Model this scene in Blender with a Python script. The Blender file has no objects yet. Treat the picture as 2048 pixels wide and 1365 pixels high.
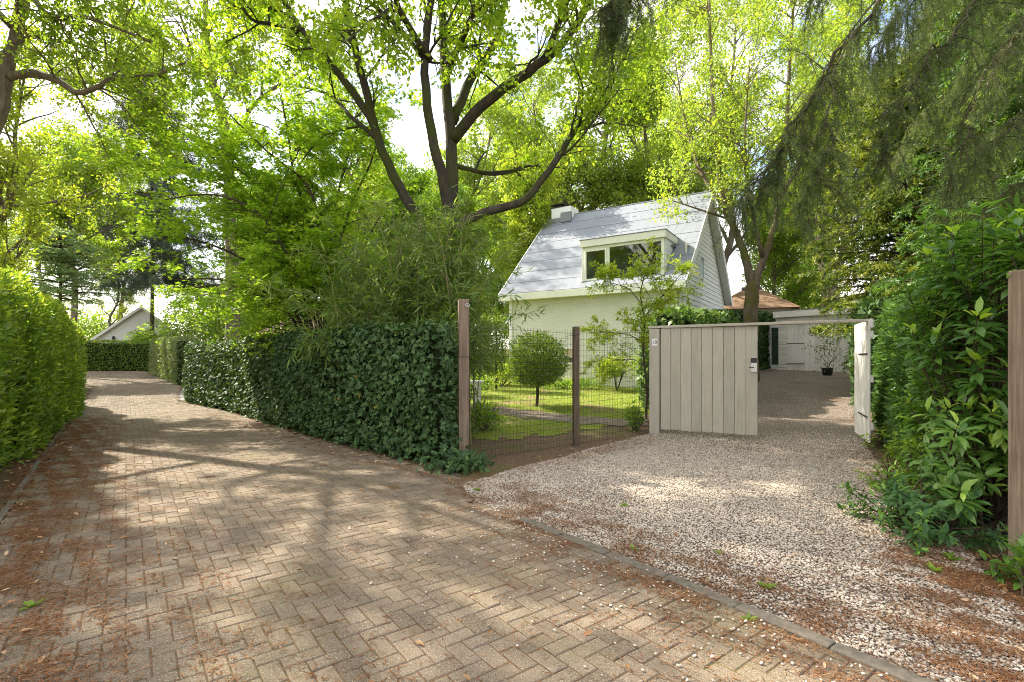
import bpy, math, random
import numpy as np
from mathutils import Vector, Matrix

rng = np.random.default_rng(11)
random.seed(11)
S = bpy.context.scene
COL = S.collection
R = math.radians

# ------------------------------------------------------------------ camera, light
cam_d = bpy.data.cameras.new('camera')
cam = bpy.data.objects.new('camera', cam_d)
COL.objects.link(cam)
cam.location = (0, 0, 1.5)
cam.rotation_euler = (R(90), 0, 0)
cam_d.sensor_width = 36
cam_d.lens = 18.0
cam_d.shift_y = 0.0168
cam_d.clip_start = 0.05
cam_d.clip_end = 2000
S.camera = cam

SUN_DIR = np.array([-0.70, 0.42, 0.68])
SUN_DIR = SUN_DIR / np.linalg.norm(SUN_DIR)
sun_el = math.asin(SUN_DIR[2])
sun_rot = math.atan2(SUN_DIR[0], SUN_DIR[1])
sd = bpy.data.lights.new('sun', 'SUN')
sd.energy = 5.0
sd.angle = R(0.6)
sd.color = (1.0, 0.91, 0.76)
so = bpy.data.objects.new('sun', sd)
COL.objects.link(so)
so.rotation_euler = Vector(tuple(SUN_DIR)).to_track_quat('Z', 'Y').to_euler()

W = bpy.data.worlds.new('World')
S.world = W
W.use_nodes = True
wt = W.node_tree
wt.nodes.clear()
def wn(t): return wt.nodes.new(t)
w_out = wn('ShaderNodeOutputWorld'); w_bg = wn('ShaderNodeBackground')
sky = wn('ShaderNodeTexSky'); sky.sky_type = 'NISHITA'; sky.sun_disc = False
sky.sun_elevation = sun_el; sky.sun_rotation = sun_rot
sky.air_density = 1.0; sky.dust_density = 2.0; sky.ozone_density = 1.0
tc = wn('ShaderNodeTexCoord'); mp = wn('ShaderNodeMapping'); mp.inputs['Scale'].default_value = (1, 1, 2.2)
nz = wn('ShaderNodeTexNoise'); nz.inputs['Scale'].default_value = 2.1; nz.inputs['Detail'].default_value = 7; nz.inputs['Roughness'].default_value = .55
cr = wn('ShaderNodeValToRGB'); cr.color_ramp.elements[0].position = .40; cr.color_ramp.elements[1].position = .58
mx = wn('ShaderNodeMix'); mx.data_type = 'RGBA'
mx.inputs[7].default_value = (7.4, 7.05, 6.6, 1)
wt.links.new(tc.outputs['Generated'], mp.inputs[0]); wt.links.new(mp.outputs[0], nz.inputs['Vector'])
wt.links.new(nz.outputs[0], cr.inputs[0]); wt.links.new(cr.outputs[0], mx.inputs[0])
wt.links.new(sky.outputs[0], mx.inputs[6]); wt.links.new(mx.outputs[2], w_bg.inputs[0])
w_bg.inputs[1].default_value = 0.15
wt.links.new(w_bg.outputs[0], w_out.inputs[0])
S.view_settings.view_transform = 'Standard'
S.view_settings.look = 'None'
S.view_settings.gamma = 1
S.view_settings.exposure = 1.48
S.cycles.max_bounces = 8
S.cycles.diffuse_bounces = 4
S.cycles.glossy_bounces = 3
S.cycles.transmission_bounces = 6
S.cycles.transparent_max_bounces = 8
S.cycles.use_denoising = True
S.cycles.denoising_prefilter = 'NONE'
S.cycles.pixel_filter_type = 'BLACKMAN_HARRIS'
S.cycles.filter_width = 1.0
S.cycles.sample_clamp_indirect = 6

# ------------------------------------------------------------------ helpers
def norm(v):
    v = np.asarray(v, float)
    return v / (np.linalg.norm(v, axis=-1, keepdims=True) + 1e-9)
def at(x, y, d):            # a measured spot: picture direction plus distance -> world point
    return np.array([(x - 1024) / 1024 * d, d, 1.5 + (717 - y) / 1024 * d])
def smooth(a, b, x):
    t = np.clip((x - a) / (b - a), 0, 1)
    return t * t * (3 - 2 * t)
def softp(x, k=1.5): return np.logaddexp(0, x / k * 2) * k / 2
def gz(x, y):               # terrain height
    x = np.asarray(x, float); y = np.asarray(y, float)
    r = np.minimum(np.hypot(x, y), 55)
    az = np.arctan2(x, np.maximum(y, .01))
    w = smooth(-.45, -.05, az) * (y > 0)
    return w * .055 * softp(r - 9.8) + (1 - w) * .022 * softp(r - 20) * (y > -5)
def g1(x, y): return float(gz(np.array([x]), np.array([y]))[0])
def pip(P, poly):
    x, y = P[:, 0], P[:, 1]; inside = np.zeros(len(P), bool); n = len(poly)
    for i in range(n):
        x1, y1 = poly[i]; x2, y2 = poly[(i + 1) % n]
        c = ((y1 > y) != (y2 > y)) & (x < (x2 - x1) * (y - y1) / (y2 - y1 + 1e-12) + x1)
        inside ^= c
    return inside
def wob(x, y, s=1.0):       # cheap smooth noise, about -1..1
    return (np.sin(x * 1.7 * s + 1.3 * np.sin(y * 1.1 * s)) + np.sin(y * 2.3 * s + 1.7 * np.sin(x * .9 * s + 2)) + np.sin((x + y) * 3.1 * s + 4)) / 3

class MB:                   # collects faces, builds ONE mesh object
    def __init__(s): s.V = []; s.F = []; s.A = []; s.M = []; s.n = 0
    def add(s, V, F, a=.5, m=0):
        V = np.asarray(V, float).reshape(-1, 3)
        if not isinstance(F, list) or (len(F) and np.ndim(F[0]) == 1): F = [F]
        for f in F:
            f = np.asarray(f, int)
            if f.ndim == 1: f = f[None]
            s.F.append(f + s.n)
            aa = np.asarray(a, float)
            if aa.ndim and len(aa) != len(f): aa = np.resize(aa, len(f))
            s.A.append(np.broadcast_to(aa, (len(f),))); s.M.append(np.full(len(f), m))
        s.V.append(V); s.n += len(V)
    def box(s, c, size, rz=0., a=.5, m=0, M=None):
        h = np.array(size) / 2.
        V = np.array([[x, y, z] for x in (-1, 1) for y in (-1, 1) for z in (-1, 1)]) * h
        if rz: V = V @ np.array([[math.cos(rz), math.sin(rz), 0], [-math.sin(rz), math.cos(rz), 0], [0, 0, 1]])
        if M is not None: V = V @ np.asarray(M)
        V = V + np.array(c)
        s.add(V, np.array([[0, 1, 3, 2], [4, 6, 7, 5], [0, 4, 5, 1], [2, 3, 7, 6], [0, 2, 6, 4], [1, 5, 7, 3]]), a, m)
    def lohi(s, lo, hi, a=.5, m=0):
        lo = np.array(lo, float); hi = np.array(hi, float)
        s.box((lo + hi) / 2, hi - lo, a=a, m=m)
    def tube(s, pts, rad, k=6, a=.5, m=0, cap=True):
        pts = np.asarray(pts, float); n = len(pts)
        rad = np.broadcast_to(np.asarray(rad, float), (n,))
        t = np.gradient(pts, axis=0); t = norm(t)
        ref = np.array([0, 0, 1.]) if abs(t[:, 2]).mean() < .75 else np.array([1., .2, 0])
        b1 = norm(np.cross(t, ref)); b2 = np.cross(t, b1)
        an = np.arange(k) * 2 * math.pi / k
        V = pts[:, None] + rad[:, None, None] * (np.cos(an)[None, :, None] * b1[:, None] + np.sin(an)[None, :, None] * b2[:, None])
        i = np.arange(n - 1)[:, None] * k; j = np.arange(k)[None]; j2 = (j + 1) % k
        F = np.stack([i + j, i + j2, i + k + j2, i + k + j], -1).reshape(-1, 4)
        if cap and k > 3: s.add(V, [F, np.arange(k)[None, ::-1], (np.arange(k) + (n - 1) * k)[None]], a, m)
        else: s.add(V, F, a, m)
    def leaves(s, tmpl, P, D, N, size, a, m=0):
        tv, tf = tmpl
        D = norm(D); B = norm(np.cross(N, D)); N = np.cross(D, B)
        sz = np.broadcast_to(np.asarray(size, float), (len(P),))[:, None, None]
        V = P[:, None] + sz * (tv[None, :, 0, None] * D[:, None] + tv[None, :, 1, None] * B[:, None] + tv[None, :, 2, None] * N[:, None])
        k = len(tv); off = (np.arange(len(P)) * k)
        Fs = []; base = s.n
        for f in tf:
            ff = (off[:, None, None] + f[None]).reshape(-1, f.shape[1])
            s.F.append(ff + base); s.A.append(np.repeat(np.broadcast_to(a, (len(P),)), len(f))); s.M.append(np.full(len(ff), m))
        s.V.append(V.reshape(-1, 3)); s.n += len(P) * k
    def build(s, name, mats, parent=None, smooth=False, bevel=0):
        me = bpy.data.meshes.new(name)
        V = np.concatenate(s.V).astype(np.float32)
        me.vertices.add(len(V)); me.vertices.foreach_set('co', V.ravel())
        loops = np.concatenate([f.ravel() for f in s.F]).astype(np.int32)
        tot = np.concatenate([np.full(len(f), f.shape[1]) for f in s.F]).astype(np.int32)
        st = np.concatenate([[0], np.cumsum(tot)[:-1]]).astype(np.int32)
        me.loops.add(len(loops)); me.loops.foreach_set('vertex_index', loops)
        me.polygons.add(len(tot)); me.polygons.foreach_set('loop_start', st)
        me.polygons.foreach_set('material_index', np.concatenate(s.M).astype(np.int32))
        m0 = mats[0] if isinstance(mats, (list, tuple)) else mats
        if any(w in m0.name for w in ('leaf', 'spray', 'ivy')): smooth = True
        me.polygons.foreach_set('use_smooth', np.full(len(tot), bool(smooth)))
        me.update(calc_edges=True)
        at_ = me.attributes.new('tint', 'FLOAT', 'FACE')
        at_.data.foreach_set('value', np.concatenate(s.A).astype(np.float32))
        if not isinstance(mats, (list, tuple)): mats = [mats]
        for mm in mats: me.materials.append(mm)
        o = bpy.data.objects.new(name, me); COL.objects.link(o)
        if parent is not None: o.parent = parent
        if bevel:
            b = o.modifiers.new('bevel', 'BEVEL'); b.width = bevel; b.segments = 2; b.limit_method = 'ANGLE'
        return o
def tag(o, label=None, cat=None, group=None, kind=None):
    if label: o['label'] = label
    if cat: o['category'] = cat
    if group: o['group'] = group
    if kind: o['kind'] = kind
    return o
def thing(name, label, cat, loc=(0, 0, 0), rz=0, group=None):
    o = bpy.data.objects.new(name, None); COL.objects.link(o)
    o.empty_display_size = .2
    o.location = tuple(float(q) for q in loc); o.rotation_euler = (0, 0, rz)
    return tag(o, label, cat, group)
def copy_tree(root, loc, rz, label, sc=1.0):
    c = root.copy(); COL.objects.link(c); c.location = tuple(float(q) for q in loc); c.rotation_euler = (0, 0, rz); c.scale = (sc, sc, sc)
    c['label'] = label
    for ch in root.children:
        d = ch.copy(); COL.objects.link(d); d.parent = c
    return c

# ------------------------------------------------------------------ materials
class NT:
    def __init__(s, name):
        s.m = bpy.data.materials.new(name); s.m.use_nodes = True; s.t = s.m.node_tree; s.t.nodes.clear()
        s.out = s.n('ShaderNodeOutputMaterial')
    def n(s, t, **kw):
        q = s.t.nodes.new(t)
        for k, v in kw.items(): setattr(q, k, v)
        return q
    def l(s, a, b): s.t.links.new(a, b)
    def noise(s, scale, detail=4, rough=.55, vec=None, sc=None):
        q = s.n('ShaderNodeTexNoise'); q.inputs['Scale'].default_value = scale; q.inputs['Detail'].default_value = detail; q.inputs['Roughness'].default_value = rough
        v = vec if vec is not None else s.obj()
        if sc is not None:
            mp_ = s.n('ShaderNodeMapping'); mp_.inputs['Scale'].default_value = sc; s.l(v, mp_.inputs[0]); v = mp_.outputs[0]
        s.l(v, q.inputs['Vector']); return q.outputs[0]
    def obj(s):
        if not hasattr(s, '_o'): s._o = s.n('ShaderNodeTexCoord').outputs['Object']
        return s._o
    def attr(s, name='tint'):
        q = s.n('ShaderNodeAttribute'); q.attribute_name = name; return q.outputs['Fac']
    def ramp(s, fac, stops):
        q = s.n('ShaderNodeValToRGB'); e = q.color_ramp.elements
        while len(e) < len(stops): e.new(.5)
        for i, (p, c) in enumerate(stops): e[i].position = p; e[i].color = (*c, 1)
        s.l(fac, q.inputs[0]); return q.outputs[0]
    def mix(s, fac, a, b, mode='MIX'):
        q = s.n('ShaderNodeMix'); q.data_type = 'RGBA'; q.blend_type = mode
        for v, i in ((fac, 0), (a, 6), (b, 7)):
            if hasattr(v, 'is_output'): s.l(v, q.inputs[i])
            else: q.inputs[i].default_value = v if i == 0 else (*v, 1)
        return q.outputs[2]
    def math(s, op, a, b=0.):
        q = s.n('ShaderNodeMath'); q.operation = op
        for v, i in ((a, 0), (b, 1)):
            if hasattr(v, 'is_output'): s.l(v, q.inputs[i])
            else: q.inputs[i].default_value = v
        return q.outputs[0]
    def bump(s, h, strength, dist=.02):
        q = s.n('ShaderNodeBump'); q.inputs['Strength'].default_value = strength; q.inputs['Distance'].default_value = dist
        s.l(h, q.inputs['Height']); return q.outputs[0]
    def bsdf(s, col, rough=.7, nrm=None, spec=.4, metal=0):
        q = s.n('ShaderNodeBsdfPrincipled')
        if hasattr(col, 'is_output'): s.l(col, q.inputs['Base Color'])
        else: q.inputs['Base Color'].default_value = (*col, 1)
        if hasattr(rough, 'is_output'): s.l(rough, q.inputs['Roughness'])
        else: q.inputs['Roughness'].default_value = rough
        q.inputs['Specular IOR Level'].default_value = spec; q.inputs['Metallic'].default_value = metal
        if nrm is not None: s.l(nrm, q.inputs['Normal'])
        return q.outputs[0]
    def done(s, sh): s.l(sh, s.out.inputs[0]); return s.m

def leaf_mat(name, stops, trans=.45, tcol=None, rough=.45, spec=.35):
    n = NT(name); col = n.ramp(n.attr(), stops)
    b = n.bsdf(col, rough, spec=spec)
    t = n.n('ShaderNodeBsdfTranslucent')
    tc_ = n.mix(1.0, col, tcol or (1.7, 1.65, .6), 'MULTIPLY')
    n.l(tc_, t.inputs[0])
    m = n.n('ShaderNodeMixShader'); m.inputs[0].default_value = trans
    n.l(b, m.inputs[1]); n.l(t.outputs[0], m.inputs[2])
    return n.done(m.outputs[0])
def bark_mat(name, c1, c2, moss=None, scale=9):
    n = NT(name)
    f = n.noise(scale, 6, .65, sc=(1, 1, .22))
    col = n.ramp(f, [(.3, c1), (.7, c2)])
    if moss is not None:
        k = n.noise(1.6, 5, .6); k = n.ramp(k, [(.45, (0, 0, 0)), (.62, (1, 1, 1))])
        col = n.mix(k, col, moss)
    return n.done(n.bsdf(col, .9, n.bump(f, .9, .03), .2))
def plain(name, col, rough=.6, var=.12, scale=6, bump=.15, spec=.4, metal=0, sc=None):
    n = NT(name); f = n.noise(scale, 6, .6, sc=sc)
    c = np.array(col); col_ = n.ramp(f, [(.3, tuple(c * (1 - var))), (.7, tuple(np.minimum(c * (1 + var), .95)))])
    return n.done(n.bsdf(col_, rough, n.bump(f, bump, .01), spec, metal))

L_OAK = leaf_mat('oak_leaf', [(0, (.13, .23, .022)), (.55, (.24, .36, .038)), (1, (.38, .45, .06))], .58)
L_OAKT = leaf_mat('oak_leaf_thin', [(0, (.12, .21, .03)), (.6, (.22, .32, .045)), (1, (.34, .40, .07))], .5)
L_MAPLE = leaf_mat('maple_leaf', [(0, (.15, .26, .03)), (.55, (.26, .41, .045)), (1, (.42, .52, .075))], .55)
L_BEECH = leaf_mat('beech_leaf', [(0, (.15, .24, .035)), (.6, (.26, .36, .06)), (1, (.40, .45, .09))], .5)
L_GOLD = leaf_mat('golden_leaf', [(0, (.17, .25, .035)), (.6, (.29, .37, .05)), (1, (.42, .46, .075))], .45)
L_GREEN = leaf_mat('mid_green_leaf', [(0, (.09, .17, .025)), (.6, (.18, .30, .04)), (1, (.30, .40, .06))], .5)
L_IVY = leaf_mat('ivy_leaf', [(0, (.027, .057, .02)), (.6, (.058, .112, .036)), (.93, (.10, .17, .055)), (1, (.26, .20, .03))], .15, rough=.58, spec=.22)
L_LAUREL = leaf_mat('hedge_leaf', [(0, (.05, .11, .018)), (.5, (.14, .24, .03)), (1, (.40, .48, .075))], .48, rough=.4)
L_HEDGE = leaf_mat('clipped_leaf', [(0, (.06, .12, .02)), (.6, (.12, .21, .035)), (1, (.25, .31, .05))], .35)
L_YEW = leaf_mat('grey_hedge_leaf', [(0, (.08, .12, .05)), (.6, (.14, .19, .08)), (1, (.24, .27, .12))], .3)
L_SPRUCE = leaf_mat('spruce_needle', [(0, (.05, .075, .03)), (.6, (.10, .14, .05)), (.9, (.16, .22, .06)), (1, (.28, .42, .07))], .38)
L_SPRUCEFAR = leaf_mat('far_spruce_needle', [(0, (.045, .07, .05)), (1, (.10, .14, .10))], .2)
L_HEM = leaf_mat('hemlock_needle', [(0, (.10, .17, .09)), (1, (.24, .35, .17))], .4)
L_THUJA = leaf_mat('thuja_spray', [(0, (.035, .07, .015)), (.5, (.10, .15, .025)), (1, (.30, .31, .05))], .35)
L_THUJAD = leaf_mat('thuja_hedge_spray', [(0, (.035, .075, .02)), (.6, (.08, .16, .04)), (1, (.16, .30, .055))], .35)
L_RHODO = leaf_mat('big_laurel_leaf', [(0, (.04, .10, .02)), (.6, (.085, .185, .035)), (.9, (.15, .28, .04)), (1, (.34, .50, .06))], .38, rough=.32, spec=.5)
L_BAMBOO = leaf_mat('bamboo_leaf', [(0, (.07, .13, .03)), (.7, (.17, .26, .06)), (.96, (.27, .36, .10)), (1, (.5, .42, .15))], .45)
L_BOX = leaf_mat('clipped_bush_leaf', [(0, (.06, .12, .018)), (.6, (.14, .23, .03)), (1, (.32, .38, .05))], .4)
L_YOUNG = leaf_mat('young_tree_leaf', [(0, (.16, .25, .025)), (.6, (.29, .38, .035)), (1, (.42, .45, .06))], .5)
L_GRASS = leaf_mat('grass_blade', [(0, (.10, .16, .02)), (.6, (.22, .30, .035)), (1, (.36, .40, .06))], .35)
L_DEAD = leaf_mat('dead_leaf', [(0, (.16, .07, .03)), (.6, (.32, .16, .07)), (1, (.55, .40, .24))], .15)
def auc():
    n = NT('speckled_leaf'); col = n.ramp(n.attr(), [(0, (.06, .14, .025)), (.6, (.14, .27, .045)), (1, (.34, .48, .07))])
    v = n.n('ShaderNodeTexVoronoi'); v.inputs['Scale'].default_value = 75; n.l(n.obj(), v.inputs['Vector'])
    k = n.ramp(v.outputs[0], [(.16, (1, 1, 1)), (.26, (0, 0, 0))])
    k2 = n.ramp(n.noise(9), [(.45, (0, 0, 0)), (.6, (1, 1, 1))])
    col = n.mix(n.mix(1., k, k2, 'MULTIPLY'), col, (.50, .52, .14))
    b = n.bsdf(col, .33, spec=.5); t = n.n('ShaderNodeBsdfTranslucent'); n.l(n.mix(1., col, (1.4, 1.4, .5), 'MULTIPLY'), t.inputs[0])
    m = n.n('ShaderNodeMixShader'); m.inputs[0].default_value = .3; n.l(b, m.inputs[1]); n.l(t.outputs[0], m.inputs[2])
    return n.done(m.outputs[0])
L_AUC = auc()
B_OAK = bark_mat('oak_bark', (.03, .025, .02), (.095, .08, .062), (.06, .07, .02))
B_OAKL = bark_mat('pale_oak_bark', (.09, .075, .06), (.24, .20, .16))
B_BEECH = bark_mat('beech_bark', (.10, .075, .055), (.24, .19, .14), (.13, .12, .03), 6)
B_TWIG = bark_mat('dark_twig', (.035, .028, .02), (.10, .08, .05))
B_BAMBOO = plain('bamboo_culm', (.22, .20, .08), .5)
CORE = plain('hedge_core', (.02, .03, .012), 1., .4, 12, .5, .0)
CORE_B = plain('bare_hedge_twigs', (.05, .04, .025), 1., .4, 12, .5, .0)

def brick_mat():
    n = NT('paving_brick'); tint = n.attr(); f = n.noise(60, 5, .7); f2 = n.noise(1.1, 5, .6); sp = n.noise(150, 3, .6)
    col = n.ramp(tint, [(0, (.088, .067, .049)), (.5, (.148, .114, .084)), (1, (.22, .172, .127))])
    col = n.mix(n.ramp(f, [(.3, (0, 0, 0)), (.75, (.55, .55, .55))]), col, (.24, .19, .13))
    col = n.mix(n.ramp(sp, [(.56, (0, 0, 0)), (.68, (.8, .8, .8))]), col, (.42, .36, .28))
    col = n.mix(n.ramp(sp, [(.32, (.85, .85, .85)), (.44, (0, 0, 0))]), col, (.04, .03, .02))
    col = n.mix(n.ramp(f2, [(.50, (0, 0, 0)), (.72, (.45, .45, .45))]), col, (.15, .13, .055))
    return n.done(n.bsdf(col, .88, n.bump(n.mix(.5, f, sp), .7, .006), .25))
def joint_mat():
    n = NT('brick_joint'); f = n.noise(45, 4, .7); g = n.noise(1.3, 4, .6)
    col = n.ramp(f, [(.3, (.06, .042, .026)), (.55, (.15, .095, .055)), (.75, (.25, .14, .075))])
    col = n.mix(n.ramp(g, [(.5, (0, 0, 0)), (.68, (.6, .6, .6))]), col, (.10, .10, .03))
    return n.done(n.bsdf(col, .95, n.bump(f, .8, .01), .1))
def gravel_mat():
    n = NT('gravel'); v = n.n('ShaderNodeTexVoronoi'); v.inputs['Scale'].default_value = 58; v.inputs['Randomness'].default_value = 1
    n.l(n.obj(), v.inputs['Vector'])
    sep = n.n('ShaderNodeSeparateColor'); n.l(v.outputs['Color'], sep.inputs[0])
    col = n.ramp(sep.outputs[0], [(0, (.20, .16, .125)), (.35, (.40, .33, .27)), (.75, (.56, .475, .395)), (1, (.68, .61, .53))])
    h = n.math('SUBTRACT', 1.0, v.outputs['Distance'])
    gap = n.ramp(v.outputs['Distance'], [(.36, (0, 0, 0)), (.62, (1, 1, 1))])
    col = n.mix(gap, col, (.12, .09, .065))
    k = n.ramp(n.noise(.9, 6, .65), [(.52, (0, 0, 0)), (.70, (.75, .75, .75))])
    col = n.mix(k, col, (.17, .11, .07))
    return n.done(n.bsdf(col, .85, n.bump(h, 1.0, .03), .25))
def pebble_mat():
    n = NT('pebble'); col = n.ramp(n.attr(), [(0, (.15, .12, .092)), (.2, (.31, .25, .195)), (.5, (.49, .415, .335)), (.85, (.63, .55, .46)), (1, (.71, .65, .57))])
    f = n.noise(90, 3, .6); col = n.mix(n.ramp(f, [(.4, (0, 0, 0)), (.8, (.4, .4, .4))]), col, (.36, .28, .20))
    return n.done(n.bsdf(col, .7, None, .35))
def soil_mat():
    n = NT('ground_soil'); f = n.noise(14, 7, .7); g = n.noise(.55, 5, .6); h = n.noise(70, 3, .7)
    col = n.ramp(f, [(.3, (.075, .05, .032)), (.6, (.17, .115, .075)), (.8, (.27, .19, .125))])
    col = n.mix(n.ramp(h, [(.6, (0, 0, 0)), (.75, (.6, .6, .6))]), col, (.36, .25, .16))
    col = n.mix(n.ramp(g, [(.5, (0, 0, 0)), (.66, (.7, .7, .7))]), col, (.10, .12, .03))
    return n.done(n.bsdf(col, .95, n.bump(f, .7, .03), .1))
def lawn_mat():
    n = NT('mossy_lawn'); f = n.noise(30, 6, .7); g = n.noise(1.1, 5, .6)
    col = n.ramp(f, [(.25, (.10, .13, .02)), (.55, (.20, .25, .035)), (.8, (.33, .36, .06))])
    col = n.mix(n.ramp(g, [(.50, (0, 0, 0)), (.62, (.85, .85, .85))]), col, (.25, .17, .11))
    return n.done(n.bsdf(col, .95, n.bump(f, .8, .03), .1))
M_BRICK = brick_mat(); M_JOINT = joint_mat(); M_GRAVEL = gravel_mat(); M_PEB = pebble_mat(); M_SOIL = soil_mat(); M_LAWN = lawn_mat()
M_KERB = plain('kerb_concrete', (.15, .128, .10), .9, .3, 22, .4, .2)
M_NEEDLE = leaf_mat('fallen_needle', [(0, (.10, .042, .02)), (.5, (.21, .092, .04)), (1, (.32, .18, .09))], .03, rough=.9, spec=.05)

def wood(name, c, dark, grain=(14, 14, .9), k=.5, rough=.75):
    n = NT(name); f = n.noise(3.2, 8, .65, sc=grain); g = n.noise(2.3, 4, .6); st = n.noise(7, 5, .6, sc=(3, 3, .35))
    col = n.ramp(f, [(.32, dark), (.62, c)])
    col = n.mix(n.ramp(g, [(.4, (0, 0, 0)), (.75, (k, k, k))]), col, tuple(np.array(dark) * .9))
    col = n.mix(n.ramp(st, [(.60, (0, 0, 0)), (.74, (.35, .35, .35))]), col, tuple(np.array(dark) * .6))
    tint = n.ramp(n.attr(), [(0, (.90, .90, .90)), (1, (1.06, 1.06, 1.06))])
    col = n.mix(1., col, tint, 'MULTIPLY')
    return n.done(n.bsdf(col, rough, n.bump(f, .35, .006), .3))
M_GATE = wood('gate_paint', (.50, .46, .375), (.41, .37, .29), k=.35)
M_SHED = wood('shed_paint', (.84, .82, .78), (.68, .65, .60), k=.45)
M_POST = wood('raw_post_timber', (.28, .205, .145), (.12, .087, .06), (16, 16, .5), k=.6)
M_POSTD = wood('dark_post_timber', (.145, .105, .07), (.07, .05, .034), (12, 12, .7))
M_WHITE = plain('white_paint', (.78, .79, .76), .5, .04, 5, .04)
M_CREAM = plain('cream_paint', (.72, .74, .62), .5, .04, 5, .04)
M_WIRE = plain('wire', (.045, .04, .035), .6, .3, 20, .1, .4, .5)
M_BLACK = plain('black_metal', (.02, .02, .022), .45, .1)
M_STEEL = plain('steel', (.45, .45, .44), .35, .1, 30, .05, .5, .9)
M_LEAD = plain('lead_flashing', (.20, .21, .23), .55, .2, 12, .2, .4, .3)
M_TILE = plain('dark_roof_tile', (.10, .10, .11), .6, .25, 10, .4)
M_BROWNROOF = plain('reed_roof', (.23, .15, .10), .95, .3, 26, .8, .1)
M_BROWNTILE = plain('brown_roof_tile', (.17, .105, .08), .8, .25, 12, .6, .2)
M_BEIGE = plain('beige_render', (.52, .46, .36), .85, .1, 5, .2)
M_ROOM = plain('room_plaster', (.86, .74, .58), .8, .04, 3, .02)
M_ROOMG = plain('green_cushion', (.03, .07, .025), .9, .2, 8, .1)
def wallbrick():
    n = NT('painted_brick'); b = n.n('ShaderNodeTexBrick'); b.inputs['Scale'].default_value = 1.0
    b.inputs['Brick Width'].default_value = .22; b.inputs['Row Height'].default_value = .065; b.inputs['Mortar Size'].default_value = .006
    b.inputs['Mortar Smooth'].default_value = .3
    b.inputs['Color1'].default_value = (.74, .735, .65, 1); b.inputs['Color2'].default_value = (.70, .695, .61, 1); b.inputs['Mortar'].default_value = (.66, .655, .57, 1)
    sp = n.n('ShaderNodeSeparateXYZ'); n.l(n.obj(), sp.inputs[0]); cb = n.n('ShaderNodeCombineXYZ')
    n.l(n.math('ADD', sp.outputs[0], sp.outputs[1]), cb.inputs[0]); n.l(sp.outputs[2], cb.inputs[1]); n.l(cb.outputs[0], b.inputs['Vector'])
    inv = n.math('SUBTRACT', 1.0, b.outputs['Fac']); f = n.noise(25, 4, .6)
    g = n.noise(.8, 5, .6); col = n.mix(n.ramp(g, [(.45, (0, 0, 0)), (.7, (.25, .25, .25))]), b.outputs['Color'], (.50, .52, .36))
    return n.done(n.bsdf(col, .7, n.bump(n.math('ADD', inv, n.math('MULTIPLY', f, .3)), .8, .012), .3))
M_WALL = wallbrick()
def felt():
    n = NT('roof_felt'); f = n.noise(2.4, 5, .6, sc=(2.6, .6, .6)); g = n.noise(120, 3, .7); h = n.noise(.9, 4, .6)
    col = n.ramp(h, [(.3, (.185, .205, .24)), (.7, (.23, .25, .285))])
    col = n.mix(n.ramp(g, [(.35, (0, 0, 0)), (.8, (.3, .3, .3))]), col, (.30, .32, .35))
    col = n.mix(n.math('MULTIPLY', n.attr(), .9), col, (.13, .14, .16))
    return n.done(n.bsdf(col, .75, n.bump(n.math('ADD', f, n.math('MULTIPLY', g, .05)), .35, .06), .2))
M_FELT = felt()
def glass():
    n = NT('window_glass'); tr = n.n('ShaderNodeBsdfTransparent'); tr.inputs[0].default_value = (.86, .88, .86, 1)
    gl = n.n('ShaderNodeBsdfGlossy'); gl.inputs['Roughness'].default_value = .01
    fr = n.n('ShaderNodeFresnel'); fr.inputs[0].default_value = 1.55; m = n.n('ShaderNodeMixShader')
    n.l(n.math('ADD', n.math('MULTIPLY', fr.outputs[0], .8), .05), m.inputs[0]); n.l(tr.outputs[0], m.inputs[1]); n.l(gl.outputs[0], m.inputs[2])
    return n.done(m.outputs[0])
M_GLASS = glass()
M_DARKIN = plain('dark_interior', (.06, .055, .05), .9, .2)

# ------------------------------------------------------------------ leaf shapes
def T(v, faces):
    v = np.array([(*q, 0) if len(q) == 2 else q for q in v], float)
    by = {}
    for f in faces: by.setdefault(len(f), []).append(f)
    return v, [np.array(x) for x in by.values()]
RHOMB = T([(0, 0), (.45, .26), (1, 0), (.45, -.26)], [(0, 3, 2, 1)])
NEED = T([(0, 0), (.5, .05), (1, 0), (.5, -.05)], [(0, 3, 2, 1)])
SPRAY = T([(0, 0), (.3, .13), (.42, .05), (.62, .15), (.7, .05), (1, 0), (.7, -.05), (.62, -.15), (.42, -.05), (.3, -.13)], [tuple(range(9, -1, -1))])
BLADE = T([(0, 0, 0), (.33, .17, .05), (.33, 0, 0), (.33, -.17, .05), (.7, .14, .02), (.7, 0, -.03), (.7, -.14, .02), (1, 0, -.10)],
          [(0, 2, 1), (0, 3, 2), (1, 2, 5, 4), (2, 3, 6, 5), (4, 5, 7), (5, 6, 7)])
LONG = T([(0, 0, 0), (.3, .055, .0), (.3, -.055, .0), (.65, .05, -.07), (.65, -.05, -.07), (1, 0, -.24)], [(0, 2, 1), (1, 2, 4, 3), (3, 4, 5)])
IVY = T([(0, .0, 0), (-.16, .30, -.02), (.12, .28, 0), (.22, .52, -.05), (.45, .24, .02), (1, 0, -.06), (.45, -.24, .02), (.22, -.52, -.05), (.12, -.28, 0), (-.16, -.30, -.02)],
        [(0, 4, 2, 1), (2, 4, 3), (0, 5, 4), (0, 6, 5), (0, 9, 8, 6), (8, 7, 6)])
OAK = T([(0, 0), (.22, .13), (.30, .09), (.42, .24), (.52, .15), (.66, .30), (.76, .17), (.92, .17), (1, 0), (.92, -.17), (.76, -.17), (.66, -.30), (.52, -.15), (.42, -.24), (.30, -.09), (.22, -.13)],
        [tuple(range(15, -1, -1))])
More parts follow.
